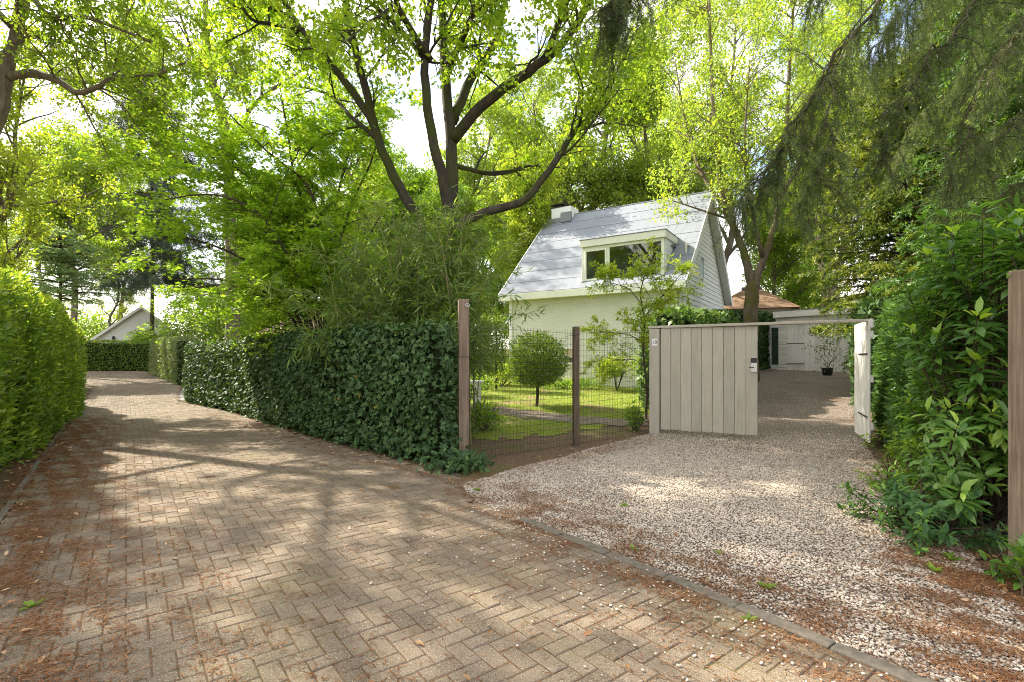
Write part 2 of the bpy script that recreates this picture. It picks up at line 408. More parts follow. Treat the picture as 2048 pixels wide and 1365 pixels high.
STAR = T([(0, 0), (.18, .50), (.34, .16), (.62, .55), (.55, .13), (1.05, 0), (.55, -.13), (.62, -.55), (.34, -.16), (.18, -.50)], [tuple(range(9, -1, -1))])
GRASS = T([(0, -.04, 0), (0, .04, 0), (.6, .03, .06), (1, 0, .22), (.6, -.03, .06)], [(0, 4, 3, 2, 1)])

# ------------------------------------------------------------------ tree growing
def wander(p, d, L, n, jit, trop):
    pts = [np.array(p, float)]; d = norm(d)
    for i in range(n):
        d = norm(d + rng.normal(0, jit, 3) + trop); pts.append(pts[-1] + d * L / n)
    return np.array(pts)
def along(pts, u):
    s = np.linalg.norm(np.diff(pts, axis=0), axis=1); c = np.concatenate([[0], np.cumsum(s)]); x = u * c[-1]
    i = min(np.searchsorted(c, x, 'right') - 1, len(s) - 1); f = (x - c[i]) / (s[i] + 1e-9)
    return pts[i] + (pts[i + 1] - pts[i]) * f, norm(pts[i + 1] - pts[i]), c[-1]
def smooth_path(pts, rad, n=4):
    pts = np.asarray(pts, float); m = len(pts); t = np.linspace(0, m - 1, (m - 1) * n + 1); out = []
    for x in t:
        i = min(int(x), m - 2); f = x - i
        p0, p1, p2, p3 = pts[max(i - 1, 0)], pts[i], pts[i + 1], pts[min(i + 2, m - 1)]
        out.append(.5 * (2 * p1 + (p2 - p0) * f + (2 * p0 - 5 * p1 + 4 * p2 - p3) * f * f + (3 * p1 - p0 - 3 * p2 + p3) * f ** 3))
    out = np.array(out); r = np.interp(t, np.arange(m), rad)
    out[1:-1] += rng.normal(0, .12, (len(out) - 2, 3)) * r[1:-1, None]
    return out, r
def rand_perp(d):
    v = np.cross(d, rng.normal(0, 1, 3)); return norm(v)
def grow(mb, limbs, levels, twigmin=0.0):
    """limbs: (pts, radii, start fraction); gives back the twig list (pts)"""
    twigs = []
    cur = limbs
    for li, lv in enumerate(levels):
        nxt = []
        for pts, rad, st in cur:
            _, _, Ln = along(pts, 0); n = rng.poisson(lv['dens'] * Ln * (1 - st)) + lv.get('min', 0)
            for k in range(n):
                u = st + (1 - st) * rng.random() ** lv.get('bias', .85)
                p, d, _ = along(pts, min(u, .999)); r0 = np.interp(u * (len(rad) - 1), np.arange(len(rad)), rad)
                a = R(lv['ang'] * rng.uniform(.6, 1.3)); q = rand_perp(d)
                if 'flat' in lv: q = norm(q * np.array([1, 1, 1 - lv['flat']]))
                nd = d * math.cos(a) + q * math.sin(a)
                L = rng.uniform(*lv['L']) * (1.15 - .5 * u)
                c = wander(p, nd, L, lv.get('seg', 4), lv['jit'], np.array(lv['trop']))
                r = min(r0 * .62, lv['r']); rr = np.linspace(r, max(r * .3, .002), len(c))
                if r >= twigmin: mb.tube(c, rr, lv.get('k', 4), rng.random(), cap=False)
                nxt.append((c, rr, lv.get('st', .15)))
            # the limb's own end keeps going as a twig
        if li == len(levels) - 1: twigs = [c for c, _, _ in nxt]
        cur = nxt
    return twigs
def twig_leaves(mb, twigs, tmpl, per, size, spread, up=.5, seed_clump=True, flat=0., along_w=.5, lo=.2):
    tw = np.array(twigs)                # (n, seg+1, 3)
    n, s, _ = tw.shape
    u = rng.uniform(lo, 1.0, (n, per)) ** .8 * (s - 1)
    i = np.minimum(u.astype(int), s - 2); f = (u - i)[..., None]
    idx = np.arange(n)[:, None]
    P = tw[idx, i] * (1 - f) + tw[idx, i + 1] * f
    d = norm(tw[idx, i + 1] - tw[idx, i])
    P = (P + rng.normal(0, spread, P.shape) * np.array([1, 1, 1 - flat])).reshape(-1, 3)
    D = d.reshape(-1, 3) * along_w + norm(rng.normal(0, 1, P.shape)) * np.array([1, 1, 1 - flat * .7])
    N = norm(rng.normal(0, 1, P.shape)) * (1 - up) + np.array([0, 0, 1.]) * up
    cl = np.repeat(rng.random(n), per)
    a = np.clip(.5 * cl + .5 * rng.random(len(P)), 0, 1)
    mb.leaves(tmpl, P, D, N, size * rng.uniform(.65, 1.25, len(P)), a)

def traced(mb, path, r0, r1, k=10):
    """path: list of world points"""
    p, r = smooth_path(path, np.linspace(r0, r1, len(path)))
    mb.tube(p, r, k, rng.random()); return (p, r)
def local(path, base): return [np.asarray(p) - base for p in path]

def decid(name, label, cat, base, h, crown, leafmat, bark, tmpl=RHOMB, lsize=.14, per=30, trunk_r=.18, stems=1, dens=1.0, lean=(0, 0), group=None, spread=.14, first=.35, dens2=3.0, ang=50, up=.45):
    t = thing(name, label, cat, base, 0, group)
    tm = MB(); limbs = []
    for s_ in range(stems):
        off = rng.normal(0, .25, 3) * (stems > 1); off[2] = 0
        top = np.array([lean[0], lean[1], h]) + rng.normal(0, .05 * h, 3) * (np.array([1, 1, 0]) + (stems > 1) * np.array([2, 2, 0]))
        path = [off + np.array([0, 0, -.3])] + [off * (1 - q) + top * q + rng.normal(0, .02 * h, 3) * np.array([1, 1, 0]) * (q < 1) for q in (.2, .4, .6, .8, 1.)]
        p, r = traced(tm, path, trunk_r, trunk_r * .15); limbs.append((p, r, first))
    W_ = crown
    lv = [dict(dens=dens * 2.6, L=(W_ * .5, W_ * 1.05), ang=ang, jit=.10, trop=(0, 0, .07), r=trunk_r * .5, k=5, seg=5, st=.2),
          dict(dens=dens2, L=(W_ * .2, W_ * .45), ang=48, jit=.14, trop=(0, 0, .03), r=.03, k=4, st=.1, min=1),
          dict(dens=3.0, L=(W_ * .08, W_ * .2), ang=48, jit=.2, trop=(0, 0, 0), r=.01, k=3, seg=3, min=3)]
    tw = grow(tm, limbs, lv, .003)
    tm.build('trunk', bark, t, True)
    cm = MB(); twig_leaves(cm, tw, tmpl, per, lsize, spread, up); cm.build('crown', leafmat, t)
    print(name, len(tw), len(tw) * per)
    return t

def strand_needles(mb, strands, per_m, size, a0=.4, tip=True):
    """strands: list of (pts) hanging twigs; needles all round"""
    for pts in strands:
        L = np.linalg.norm(np.diff(pts, axis=0), axis=1).sum(); n = max(int(L * per_m), 4)
        u = rng.random(n) * (len(pts) - 1); i = np.minimum(u.astype(int), len(pts) - 2); f = (u - i)[:, None]
        P = pts[i] * (1 - f) + pts[i + 1] * f; d = norm(pts[i + 1] - pts[i])
        D = d * .55 + norm(rng.normal(0, 1, P.shape)); a = np.clip(a0 + rng.normal(0, .18) + rng.normal(0, .12, n), 0, .93)
        mb.leaves(NEED, P, D, rng.normal(0, 1, P.shape), size * rng.uniform(.7, 1.2, n), a)
def bough(tm, nm, path, r0, strand_L, spacing, per_m, size, a0=.4, fresh=.06, start=.1):
    p, r = smooth_path(path, np.linspace(r0, r0 * .2, len(path)), 5); p[1:-1] += rng.normal(0, .035, (len(p) - 2, 3)); tm.tube(p, r, 6, .5)
    _, _, L = along(p, 0); st = []
    for k in range(int(L * (1 - start) / spacing)):
        u = start + (1 - start) * rng.random() ** .62; q, d, _ = along(p, min(u, .999))
        sd_ = norm(np.cross(d, [0, 0, 1])) * rng.choice([-1, 1])
        l = rng.uniform(*strand_L) * (1.15 - .5 * u)
        nd = sd_ * rng.uniform(.05, .9) + d * rng.uniform(-.15, .5) + np.array([0, 0, -.22 + rng.normal(0, .28)])
        l *= rng.choice([.55, .8, 1.0, 1.25]); c = wander(q, nd, l, 6, .12, np.array([0, 0, -.34])); st.append(c)
        tm.tube(c, np.linspace(.006, .0015, 7), 3, .5, cap=False)
        for j in range(int(l / .085)):
            q2, d2, _ = along(c, rng.uniform(.08, .97)); c2 = wander(q2, d2 * .6 + rng.normal(0, .5, 3), l * rng.uniform(.12, .42), 4, .12, np.array([0, 0, -.38])); st.append(c2)
    strand_needles(nm, st, per_m, size, a0)
    tips = [c for c in st if rng.random() < fresh]
    if tips:
        P = np.repeat(np.array([c[-1] for c in tips]), 14, 0) + rng.normal(0, .012, (len(tips) * 14, 3))
        D = np.repeat(np.array([norm(c[-1] - c[-2]) for c in tips]), 14, 0) + rng.normal(0, .5, P.shape)
        nm.leaves(NEED, P, D, rng.normal(0, 1, P.shape), size * .9, np.full(len(P), 1.0))

def conifer(name, label, cat, base, h, Rmax, mat, bark, low=.15, whorl=.45, nb=6, droop=.25, strandL=(.3, .7), spacing=.12, per_m=60, size=.09, tmpl=NEED, group=None, shape=1.0, flat=False, trunk_r=.2, hang=.5):
    t = thing(name, label, cat, base, 0, group); tm = MB(); nm = MB()
    path = [np.array([0, 0, -.2]), np.array([.05, 0, h * .4]), np.array([0, .05, h])]
    p, r = smooth_path(path, [trunk_r, trunk_r * .6, .02]); tm.tube(p, r, 8)
    z = h * low; strands = []
    while z < h * .985:
        f = 1 - (z - h * low) / (h * (1 - low)); rad = Rmax * f ** shape
        for k in range(nb):
            az = rng.uniform(0, 2 * math.pi); L = rad * rng.uniform(.7, 1.15) + .15
            d = np.array([math.cos(az), math.sin(az), .15 + .25 * (1 - f)])
            c = wander((0, 0, z + rng.uniform(-.2, .2)), d, L, 6, .05, np.array([0, 0, -droop * .25]))
            c[-2:, 2] += np.array([.02, .07]) * L * .5
            tm.tube(c, np.linspace(.035, .006, 7) * min(1, L / 2 + .3), 4, .5, cap=False)
            for j in range(max(int(L / spacing), 2)):
                u = .12 + .88 * rng.random(); q, dd, _ = along(c, min(u, .999))
                s_ = norm(np.cross(dd, [0, 0, 1])) * (1 if j % 2 else -1)
                nd = s_ * .8 + dd * .6 + np.array([0, 0, -hang])
                strands.append(wander(q, nd, rng.uniform(*strandL) * (1.2 - .6 * u) * min(1, .4 + L / 2), 3, .08, np.array([0, 0, -hang * .4])))
        z += whorl * rng.uniform(.7, 1.3) * (.5 + .5 * f)
    if strands:
        tw = np.array(strands); n, s, _ = tw.shape
        per = int(per_m * np.mean(strandL)); u = rng.random((n, per)) * (s - 1); i = np.minimum(u.astype(int), s - 2); ff = (u - i)[..., None]; idx = np.arange(n)[:, None]
        P = (tw[idx, i] * (1 - ff) + tw[idx, i + 1] * ff).reshape(-1, 3); d = norm(tw[idx, i + 1] - tw[idx, i]).reshape(-1, 3)
        rn = norm(rng.normal(0, 1, P.shape))
        if flat: rn[:, 2] *= .25
        D = d * .7 + rn; N = rng.normal(0, .5, P.shape) + (np.array([0, 0, 1.]) if flat else 0)
        a = np.clip(.6 * np.repeat(rng.random(n), per) + .4 * rng.random(len(P)), 0, 1)
        nm.leaves(tmpl, P, D, N, size * rng.uniform(.7, 1.25, len(P)), a)
        print(name, len(P))
    tm.build('trunk', bark, t, True); nm.build('crown', mat, t)
    return t

# ------------------------------------------------------------------ hedges
def hedge(name, label, cat, line, width, height, n, leafmat, tmpl=BLADE, lsize=.07, boxy=.35, inset=.12, a_fn=None, end=.8, core=CORE, up=.35, out=.55, group=None, irr=.06, fresh=0., zb=0.03, density_near=True, normal_out=.6, ins_core=.16):
    line = np.asarray(line, float); base = np.array([*line.mean(0), 0]); base[2] = g1(base[0], base[1])
    t = thing(name, label, cat, base, 0, group)
    pts3 = np.c_[line, np.zeros(len(line))]
    fine = np.array([along(pts3, q)[0] for q in np.linspace(0, .9999, 60)]); _, _, L = along(pts3, 0)
    def surf(u, ph, shrink=0.):
        i = u * 59; j = np.minimum(i.astype(int), 58); f = (i - j)[:, None]
        c = fine[j] * (1 - f) + fine[j + 1] * f; d = norm(fine[j + 1] - fine[j]); sd_ = np.stack([d[:, 1], -d[:, 0], 0 * u], 1)   # right-hand side
        e = np.minimum(u, 1 - u) * L; k = np.clip(1 - e / end, 0, 1) if end > 0 else 0 * u; sc = np.sqrt(np.clip(1 - k * k, .02, 1))
        w = width / 2 - shrink; h = height - shrink
        cx, sz_ = np.cos(ph), np.sin(ph)
        x = np.sign(cx) * np.abs(cx) ** boxy * w * (.35 + .65 * sc if end > 0 else 1); z = (np.abs(sz_) ** boxy - .001 ** boxy) / (1 - .001 ** boxy) * h * (.55 + .45 * sc if end > 0 else 1)
        nx = np.sign(cx) * np.abs(cx) ** (2 - boxy) / w; nzz = np.abs(sz_) ** (2 - boxy) / h * 1.0
        P = c + sd_ * x[:, None]; P[:, 2] = z
        N = norm(sd_ * nx[:, None] + np.array([0, 0, 1.]) * nzz[:, None] + d * ((k * np.where(u < .5, -1, 1))[:, None]) * .8 / w)
        return P, N
    u = rng.random(n)
    # even out by arc length of the section
    phs = np.linspace(.001, math.pi - .001, 400); Pq, _ = surf(np.full(400, .5), phs); arc = np.concatenate([[0], np.cumsum(np.linalg.norm(np.diff(Pq, axis=0), axis=1))])
    ph = np.interp(rng.random(n) * arc[-1], arc, phs)
    P, N = surf(u, ph); depth = inset * rng.random(n) ** 1.6
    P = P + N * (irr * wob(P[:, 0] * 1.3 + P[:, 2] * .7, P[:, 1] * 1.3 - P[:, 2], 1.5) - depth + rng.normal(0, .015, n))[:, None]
    P[:, 2] = np.maximum(P[:, 2], zb) + gz(P[:, 0], P[:, 1])
    D = N * out + norm(rng.normal(0, 1, P.shape)) * .8 + np.array([0, 0, up])
    Nn = N * normal_out + norm(rng.normal(0, 1, P.shape)) * .7 + np.array([0, 0, .3])
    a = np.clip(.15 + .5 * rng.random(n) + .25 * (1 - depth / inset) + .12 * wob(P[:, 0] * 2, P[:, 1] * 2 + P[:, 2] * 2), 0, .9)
    if fresh: a = np.where((rng.random(n) < fresh) & (depth < inset * .4), rng.uniform(.85, 1., n), a)
    if a_fn is not None: a = a_fn(a, P, N)
    lm = MB(); lm.leaves(tmpl, P - base, D, Nn, lsize * rng.uniform(.65, 1.25, n), a)
    if end == 0:
        for e, sgn in ((0., -1), (.9999, 1)):
            m_ = int(n * width / L * .5) + 50; c, d, _ = along(pts3, e); sd_ = np.array([d[1], -d[0], 0])
            Pe = c + sd_ * rng.uniform(-.5, .5, m_)[:, None] * width + d * sgn * rng.uniform(-.06, .05, m_)[:, None]; Pe[:, 2] = rng.uniform(.02, height, m_) + gz(Pe[:, 0], Pe[:, 1])
            lm.leaves(tmpl, Pe - base, d * sgn * out + norm(rng.normal(0, 1, Pe.shape)) * .8 + np.array([0, 0, up]), d * sgn + rng.normal(0, .5, Pe.shape), lsize * rng.uniform(.65, 1.25, m_), rng.uniform(.2, .8, m_))
    lm.build('foliage', leafmat, t)
    cm = MB(); us = np.linspace(0.004, .996, 40); ps = np.concatenate([[.0011], np.linspace(.05, math.pi - .05, 16), [math.pi - .0011]])
    G = np.array([surf(np.full(18, q), ps, ins_core)[0] for q in us]); G[..., 2] = np.where(G[..., 2] < .12, -.1, G[..., 2]) + gz(G[..., 0], G[..., 1])
    V = (G - base).reshape(-1, 3); i = np.arange(39)[:, None] * 18; j = np.arange(17)[None]
    cm.add(V, [np.stack([i + j, i + j + 1, i + 18 + j + 1, i + 18 + j], -1).reshape(-1, 4), np.arange(18)[None], (np.arange(18) + 39 * 18)[None, ::-1]])
    cm.build('dark_core', core, t)  # solid dark filler added inside the leaves so no light shows through
    return t

# ================================================================== GROUND
def sheet(name, lo, hi, step, mat, dz, poly=None, wobble=.0, label=None, kind='structure'):
    xs = np.arange(lo[0], hi[0] + step, step); ys = np.arange(lo[1], hi[1] + step, step)
    X, Y = np.meshgrid(xs, ys, indexing='ij'); Z = gz(X, Y) + dz
    V = np.stack([X, Y, Z], -1).reshape(-1, 3); ny = len(ys)
    i, j = np.meshgrid(np.arange(len(xs) - 1), np.arange(ny - 1), indexing='ij'); a = (i * ny + j).ravel()
    F = np.stack([a, a + ny, a + ny + 1, a + 1], -1)
    if poly is not None:
        c = V[F].mean(1); c2 = c[:, :2] + wobble * np.stack([wob(c[:, 0] * 2, c[:, 1] * 2, 2), wob(c[:, 1] * 2 + 5, c[:, 0] * 2, 2)], 1)
        F = F[pip(c2, poly)]
        used = np.unique(F); mp_ = np.zeros(len(V), int); mp_[used] = np.arange(len(used)); V = V[used]; F = mp_[F]
    mb = MB(); mb.add(V, F); o = mb.build(name, mat, None, True); tag(o, kind=kind)
    if label: o['label'] = label
    return o
gm = MB()
def ring_sheet():
    xs = np.concatenate([np.linspace(-900, -62, 14), np.arange(-60, 60.1, .5), np.linspace(62, 900, 14)])
    ys = np.concatenate([np.linspace(-900, -12, 12), np.arange(-10, 70.1, .5), np.linspace(72, 900, 14)])
    X, Y = np.meshgrid(xs, ys, indexing='ij'); V = np.stack([X, Y, gz(X, Y)], -1).reshape(-1, 3); ny = len(ys)
    i, j = np.meshgrid(np.arange(len(xs) - 1), np.arange(ny - 1), indexing='ij'); a = (i * ny + j).ravel()
    gm.add(V, np.stack([a, a + ny, a + ny + 1, a + 1], -1))
ring_sheet(); tag(gm.build('ground', M_SOIL, None, True), 'bare woodland soil under the hedges and trees', kind='structure')

KERB = [(-.62, 6.05), (-.37, 5.31), (.10, 4.70), (.538, 4.11), (1.15, 3.34), (1.673, 2.573), (2.35, 1.65), (3.3, .3), (4.0, -.8)]
IVYB = [(-.5, 6.25), (-2.58, 8.17), (-5.04, 10.9), (-7.96, 14.2), (-11.4, 17.45)]
ROADR = [(-14.6, 22.5), (-16.3, 25.2), (-23.6, 33.2), (-26, 36.5)]
ROADL = [(-40, 38), (-27.5, 31), (-18.6, 22.8), (-13.2, 15.7), (-7.19, 7.96), (-4.94, 5.07), (-2.9, 2.3), (-1.2, -.2), (.5, -3)]
ROAD = [(4.0, -.8)][::-1] + KERB[::-1][1:] + IVYB + ROADR + [(-40, 48)] + ROADL
sheet('road_bed', (-40, -3), (5, 48), .25, M_JOINT, .0165, ROAD, .05, 'sandy joint bed of the brick lane')
# herringbone bricks, each with its own chamfered top
def bricks():
    bl, bw = .200, .100; ang = R(-53); c, s = math.cos(ang), math.sin(ang)
    N = 520
    I, J = np.meshgrid(np.arange(-N, N), np.arange(-N, N), indexing='ij'); I = I.ravel(); J = J.ravel()
    k = (I - J) % 4                                    # cell (I,J): k 0 -> brick lies along x from here; k 2 -> brick stands along y from here
    hx = k == 0; hy = k == 3
    # herringbone: horizontal brick covers (I,J),(I+1,J); vertical covers (I,J),(I,J+1)
    cx = np.concatenate([I[hx] + 1., I[hy] + .5]) * bw; cy = np.concatenate([J[hx] + .5, J[hy] + 1.]) * bw
    o = np.concatenate([np.zeros(hx.sum()), np.ones(hy.sum())])
    wx = cx * c - cy * s; wy = cx * s + cy * c
    P = np.c_[wx, wy]; keep = (np.abs(wx + 14) < 32) & (wy > -2) & (wy < 44)
    P = P[keep]; o = o[keep]
    q = P + .05 * np.stack([wob(P[:, 0] * 2, P[:, 1] * 2, 2), wob(P[:, 1] * 2 + 5, P[:, 0] * 2, 2)], 1)
    ins = pip(q, ROAD); P = P[ins]; o = o[ins]; n = len(P); print('bricks', n)
    hl, hw, ch, hh = bl / 2 - .0025, bw / 2 - .0025, .006, .013
    def ringv(l, w, z): return [(-l, -w, z), (l, -w, z), (l, w, z), (-l, w, z)]
    tv = np.array(ringv(hl, hw, 0) + ringv(hl, hw, hh) + ringv(hl - ch, hw - ch, hh + .005))
    tf = []
    for b in (0, 4):
        for i in range(4): tf.append((b + i, b + (i + 1) % 4, b + 4 + (i + 1) % 4, b + 4 + i))
    tf.append((8, 9, 10, 11)); tf = np.array(tf)
    a = ang + o * math.pi / 2 + rng.normal(0, .012, n); ca, sa = np.cos(a), np.sin(a)
    z = gz(P[:, 0], P[:, 1]) + .004 + rng.normal(0, .0018, n)
    tilt = rng.normal(0, .012, (n, 2))
    x = tv[None, :, 0] * rng.uniform(.985, 1., n)[:, None]; y = tv[None, :, 1] * np.ones((n, 1))
    V = np.stack([P[:, :1] + x * ca[:, None] - y * sa[:, None], P[:, 1:] + x * sa[:, None] + y * ca[:, None], z[:, None] + tv[None, :, 2] + tilt[:, :1] * x + tilt[:, 1:] * y], -1)
    mb = MB(); F = (np.arange(n)[:, None, None] * 12 + tf[None]).reshape(-1, 4)
    mb.add(V.reshape(-1, 3), F, np.repeat(np.clip(rng.normal(.5, .2, n) + .2 * wob(P[:, 0], P[:, 1], .6), 0, 1), 9))
    tag(mb.build('road', M_BRICK), 'brick lane laid in herringbone curving away to the left', kind='structure')
bricks()

GRAV = KERB + [(4.2, 0.2), (2.9, 2.7), (3.15, 3.3), (3.55, 4.0), (4.2, 5.3), (4.5, 6.0), (5.7, 8.2), (6.6, 9.6), (7.7, 11.6), (10.4, 15), (15.5, 21.0), (17, 20), (18, 26), (11.2, 27.5), (8.9, 20.5), (6.9, 16.4), (4.4, 12.6), (2.9, 10.1), (2.2, 9.35), (1.25, 8.35), (.7, 7.6), (0.1, 7.0), (-.3, 6.4)]
sheet('gravel_drive', (-1, -1), (19, 28), .1, M_GRAVEL, .012, GRAV, .07, 'pale gravel drive running up to the shed')
LAWN = [(-.4, 9.2), (1.0, 10.0), (2.6, 11.2), (4.0, 13.3), (5.6, 16.2), (5.4, 17.2), (-.5, 20.8), (-6, 22), (-6, 13), (-2.5, 10.5)]
sheet('lawn', (-7, 8), (7, 23), .15, M_LAWN, .008, LAWN, .25, 'mossy lawn in the front garden')
PATH = [(-2.6, 13.2), (-.8, 12.7), (.5, 11.6), (1.6, 10.9), (2.9, 10.7), (3.0, 11.5), (1.8, 11.8), (.9, 12.5), (-.5, 13.6), (-2.6, 14.2)]
sheet('garden_path', (-3, 10), (4, 15), .1, M_GRAVEL, .020, PATH, .1, 'thin gravel path crossing the lawn')
SIDE = [(-11.6, 17.75), (-14.5, 22.3), (-10.5, 23.5), (-8, 18)]
sheet('side_drive', (-16, 17), (-7, 25), .25, plain('side_paving', (.15, .145, .14), .85, .2, 20, .4), .010, SIDE, .03, 'grey paved entrance between the two hedges')

def kerb_line(name, pts, w, h, label):
    p3 = np.c_[np.array(pts), np.zeros(len(pts))]; _, _, L = along(p3, 0); mb = MB(); n = int(L / .5)
    for i in range(n):
        a, _, _ = along(p3, i / n); b, _, _ = along(p3, min((i + .985) / n, .9999)); c = (a + b) / 2; d = b - a
        mb.box((c[0], c[1], g1(c[0], c[1]) + h / 2 - .04 + rng.normal(0, .003)), (np.linalg.norm(d), w, h + .08), math.atan2(d[1], d[0]) + rng.normal(0, .006), rng.random())
    tag(mb.build(name, M_KERB, None, bevel=.008), label, kind='structure')
kerb_line('kerb', KERB[2:], .095, .034, 'low concrete kerb between brick lane and gravel')
kerb_line('kerb', [(-14.6, 17.4), (-13.3, 15.7), (-7.27, 7.96), (-5.0, 5.07), (-4.4, 4.3)], .06, .028, 'thin kerb along the foot of the left hedge')

def scatter(poly, n, lo, hi):
    P = rng.uniform(lo, hi, (n, 2)); return P[pip(P, poly)]
# pebbles
ico_t = (1 + 5 ** .5) / 2
ICO_V = norm(np.array([(-1, ico_t, 0), (1, ico_t, 0), (-1, -ico_t, 0), (1, -ico_t, 0), (0, -1, ico_t), (0, 1, ico_t), (0, -1, -ico_t), (0, 1, -ico_t), (ico_t, 0, -1), (ico_t, 0, 1), (-ico_t, 0, -1), (-ico_t, 0, 1)], float))
ICO_F = np.array([(0, 11, 5), (0, 5, 1), (0, 1, 7), (0, 7, 10), (0, 10, 11), (1, 5, 9), (5, 11, 4), (11, 10, 2), (10, 7, 6), (7, 1, 8), (3, 9, 4), (3, 4, 2), (3, 2, 6), (3, 6, 8), (3, 8, 9), (4, 9, 5), (2, 4, 11), (6, 2, 10), (8, 6, 7), (9, 8, 1)])
def pebbles(P, size, name, label, dz):
    n = len(P); s = size * rng.uniform(.55, 1.35, n); a = rng.uniform(0, 6.28, n)
    sc = np.stack([s * .5, s * .5 * rng.uniform(.6, .9, n), s * .5 * rng.uniform(.4, .65, n)], 1)
    v = ICO_V[None] * sc[:, None]; x = v[..., 0] * np.cos(a)[:, None] - v[..., 1] * np.sin(a)[:, None]; y = v[..., 0] * np.sin(a)[:, None] + v[..., 1] * np.cos(a)[:, None]
    z = v[..., 2] + x * rng.normal(0, .25, n)[:, None] + (gz(P[:, 0], P[:, 1]) + dz + rng.uniform(0, .006, n))[:, None]
    mb = MB(); mb.add(np.stack([x + P[:, :1], y + P[:, 1:], z], -1).reshape(-1, 3), (np.arange(n)[:, None, None] * 12 + ICO_F[None]).reshape(-1, 3), np.repeat(np.clip(rng.normal(.55, .25, n), 0, 1), 20))
    tag(mb.build(name, M_PEB, None, True), label, kind='stuff'); print(name, n)
P = scatter(GRAV, 1000000, (-1, 0), (9, 14)); r = np.hypot(P[:, 0], P[:, 1])
kd = np.min(np.linalg.norm(P[:, None] - np.array([along(np.c_[np.array(KERB), np.zeros(len(KERB))], u)[0][:2] for u in np.linspace(0, .999, 60)])[None], axis=2), axis=1) if len(P) < 0 else np.ones(len(P))
P = P[(kd > .11)]; r = np.hypot(P[:, 0], P[:, 1])
P = P[rng.random(len(P)) < np.clip(.60 * np.clip(1.15 - .45 * (wob(P[:, 0], P[:, 1], 1.1) > .55), .2, 1) * np.clip((11.5 - r) / 4, 0, 1), 0, 1)]
pebbles(P, .0195, 'gravel_stones', 'loose pale pebbles covering the drive', .014)
kp = np.array([along(np.c_[np.array(KERB), np.zeros(len(KERB))], u)[0][:2] for u in rng.uniform(.12, .95, 1000)])
P = kp - np.array([.8, .6]) * (rng.exponential(.35, 1000))[:, None] + rng.normal(0, .12, (1000, 2)); P = P[pip(P, ROAD)]
pebbles(P, .018, 'stray_pebbles', 'stray pebbles spilled onto the brick lane', .026)

# needle litter
def litter(P, size, dz, name, label, mat, tmpl, flat=.12):
    n = len(P); a = rng.uniform(0, 6.28, n); D = np.stack([np.cos(a), np.sin(a), rng.normal(0, flat, n)], 1)
    N = np.array([0, 0, 1.]) + rng.normal(0, flat * 1.5, (n, 3)); Q = np.c_[P, gz(P[:, 0], P[:, 1]) + dz + rng.uniform(0, .006, n)]
    mb = MB(); mb.leaves(tmpl, Q, D, N, size * rng.uniform(.6, 1.3, n), rng.random(n)); tag(mb.build(name, mat), label, kind='stuff')
def near_line(line, n, sd_):
    p3 = np.c_[np.array(line), np.zeros(len(line))]; q = np.array([along(p3, u)[0][:2] for u in rng.random(n)]); return q + rng.normal(0, 1, (n, 2)) * sd_
LP = [near_line([(-10.5, 12.6), (-7.0, 7.96), (-4.75, 5.07), (-2.6, 2.3), (-1.4, .8)], 110000, .32),
      near_line([(-9.5, 11.6), (-6.7, 7.8), (-4.4, 4.9), (-2.2, 2.2), (-1.2, 1.2)], 60000, .65),
      near_line([(-.2, 5.9), (.45, 4.5), (1.5, 3.0), (2.3, 2.0)], 34000, .36), near_line([(2.6, 1.9), (3.0, 2.8), (3.4, 3.9)], 50000, .36),
      near_line([(-8, 13.6), (-5.2, 10.7), (-2.7, 7.95), (-.5, 6.0)], 9000, .12), near_line([(-.5, 6.2), (.8, 7.5), (2.4, 9.1)], 7000, .18),
      near_line([(4.2, 5.7), (5.7, 8.2)], 4000, .2)]
P = np.concatenate(LP + [scatter(ROAD, 90000, (-9, .5), (3, 12))[:30000]]); jj = wob(P[:, 0] * 3, P[:, 1] * 3, 1.7) + .4 * wob(P[:, 0] * 9, P[:, 1] * 9)
P = P[rng.random(len(P)) < np.clip(.55 + .9 * jj, .06, 1)]
kl = np.array([along(np.c_[np.array(KERB[2:]), np.zeros(len(KERB) - 2)], u)[0][:2] for u in np.linspace(0, .999, 90)])
nr = np.hypot(P[:, 0] - 1.5, P[:, 1] - 2.5) < 4; kd = np.full(len(P), 9.); kd[nr] = np.min(np.linalg.norm(P[nr][:, None] - kl[None], axis=2), axis=1); P = P[(kd > .055) | (rng.random(len(P)) < .08)]
litter(P, .030, .026, 'needle_litter', 'rusty fallen needles drifted over bricks and verge', M_NEEDLE, T([(0, -.06), (0, .06), (1, .05), (1, -.05)], [(0, 3, 2, 1)]))
P = np.concatenate([near_line([(-8, 9.2), (-5.2, 5.4), (-3.0, 2.6)], 260, .25), near_line([(.3, 7.0), (1.6, 8.4), (2.6, 9.6)], 160, .18), near_line([(2.9, 2.6), (3.5, 3.9), (4.5, 6)], 120, .25), near_line([(-4.5, 10), (-.6, 6)], 90, .12), scatter(GRAV, 300, (-1, 1), (9, 12)), scatter(ROAD, 250, (-5, 1), (3, 8))])
litter(P, .055, .034, 'dry_leaves', 'scattered dry brown leaves on the ground', L_DEAD, BLADE, .3)
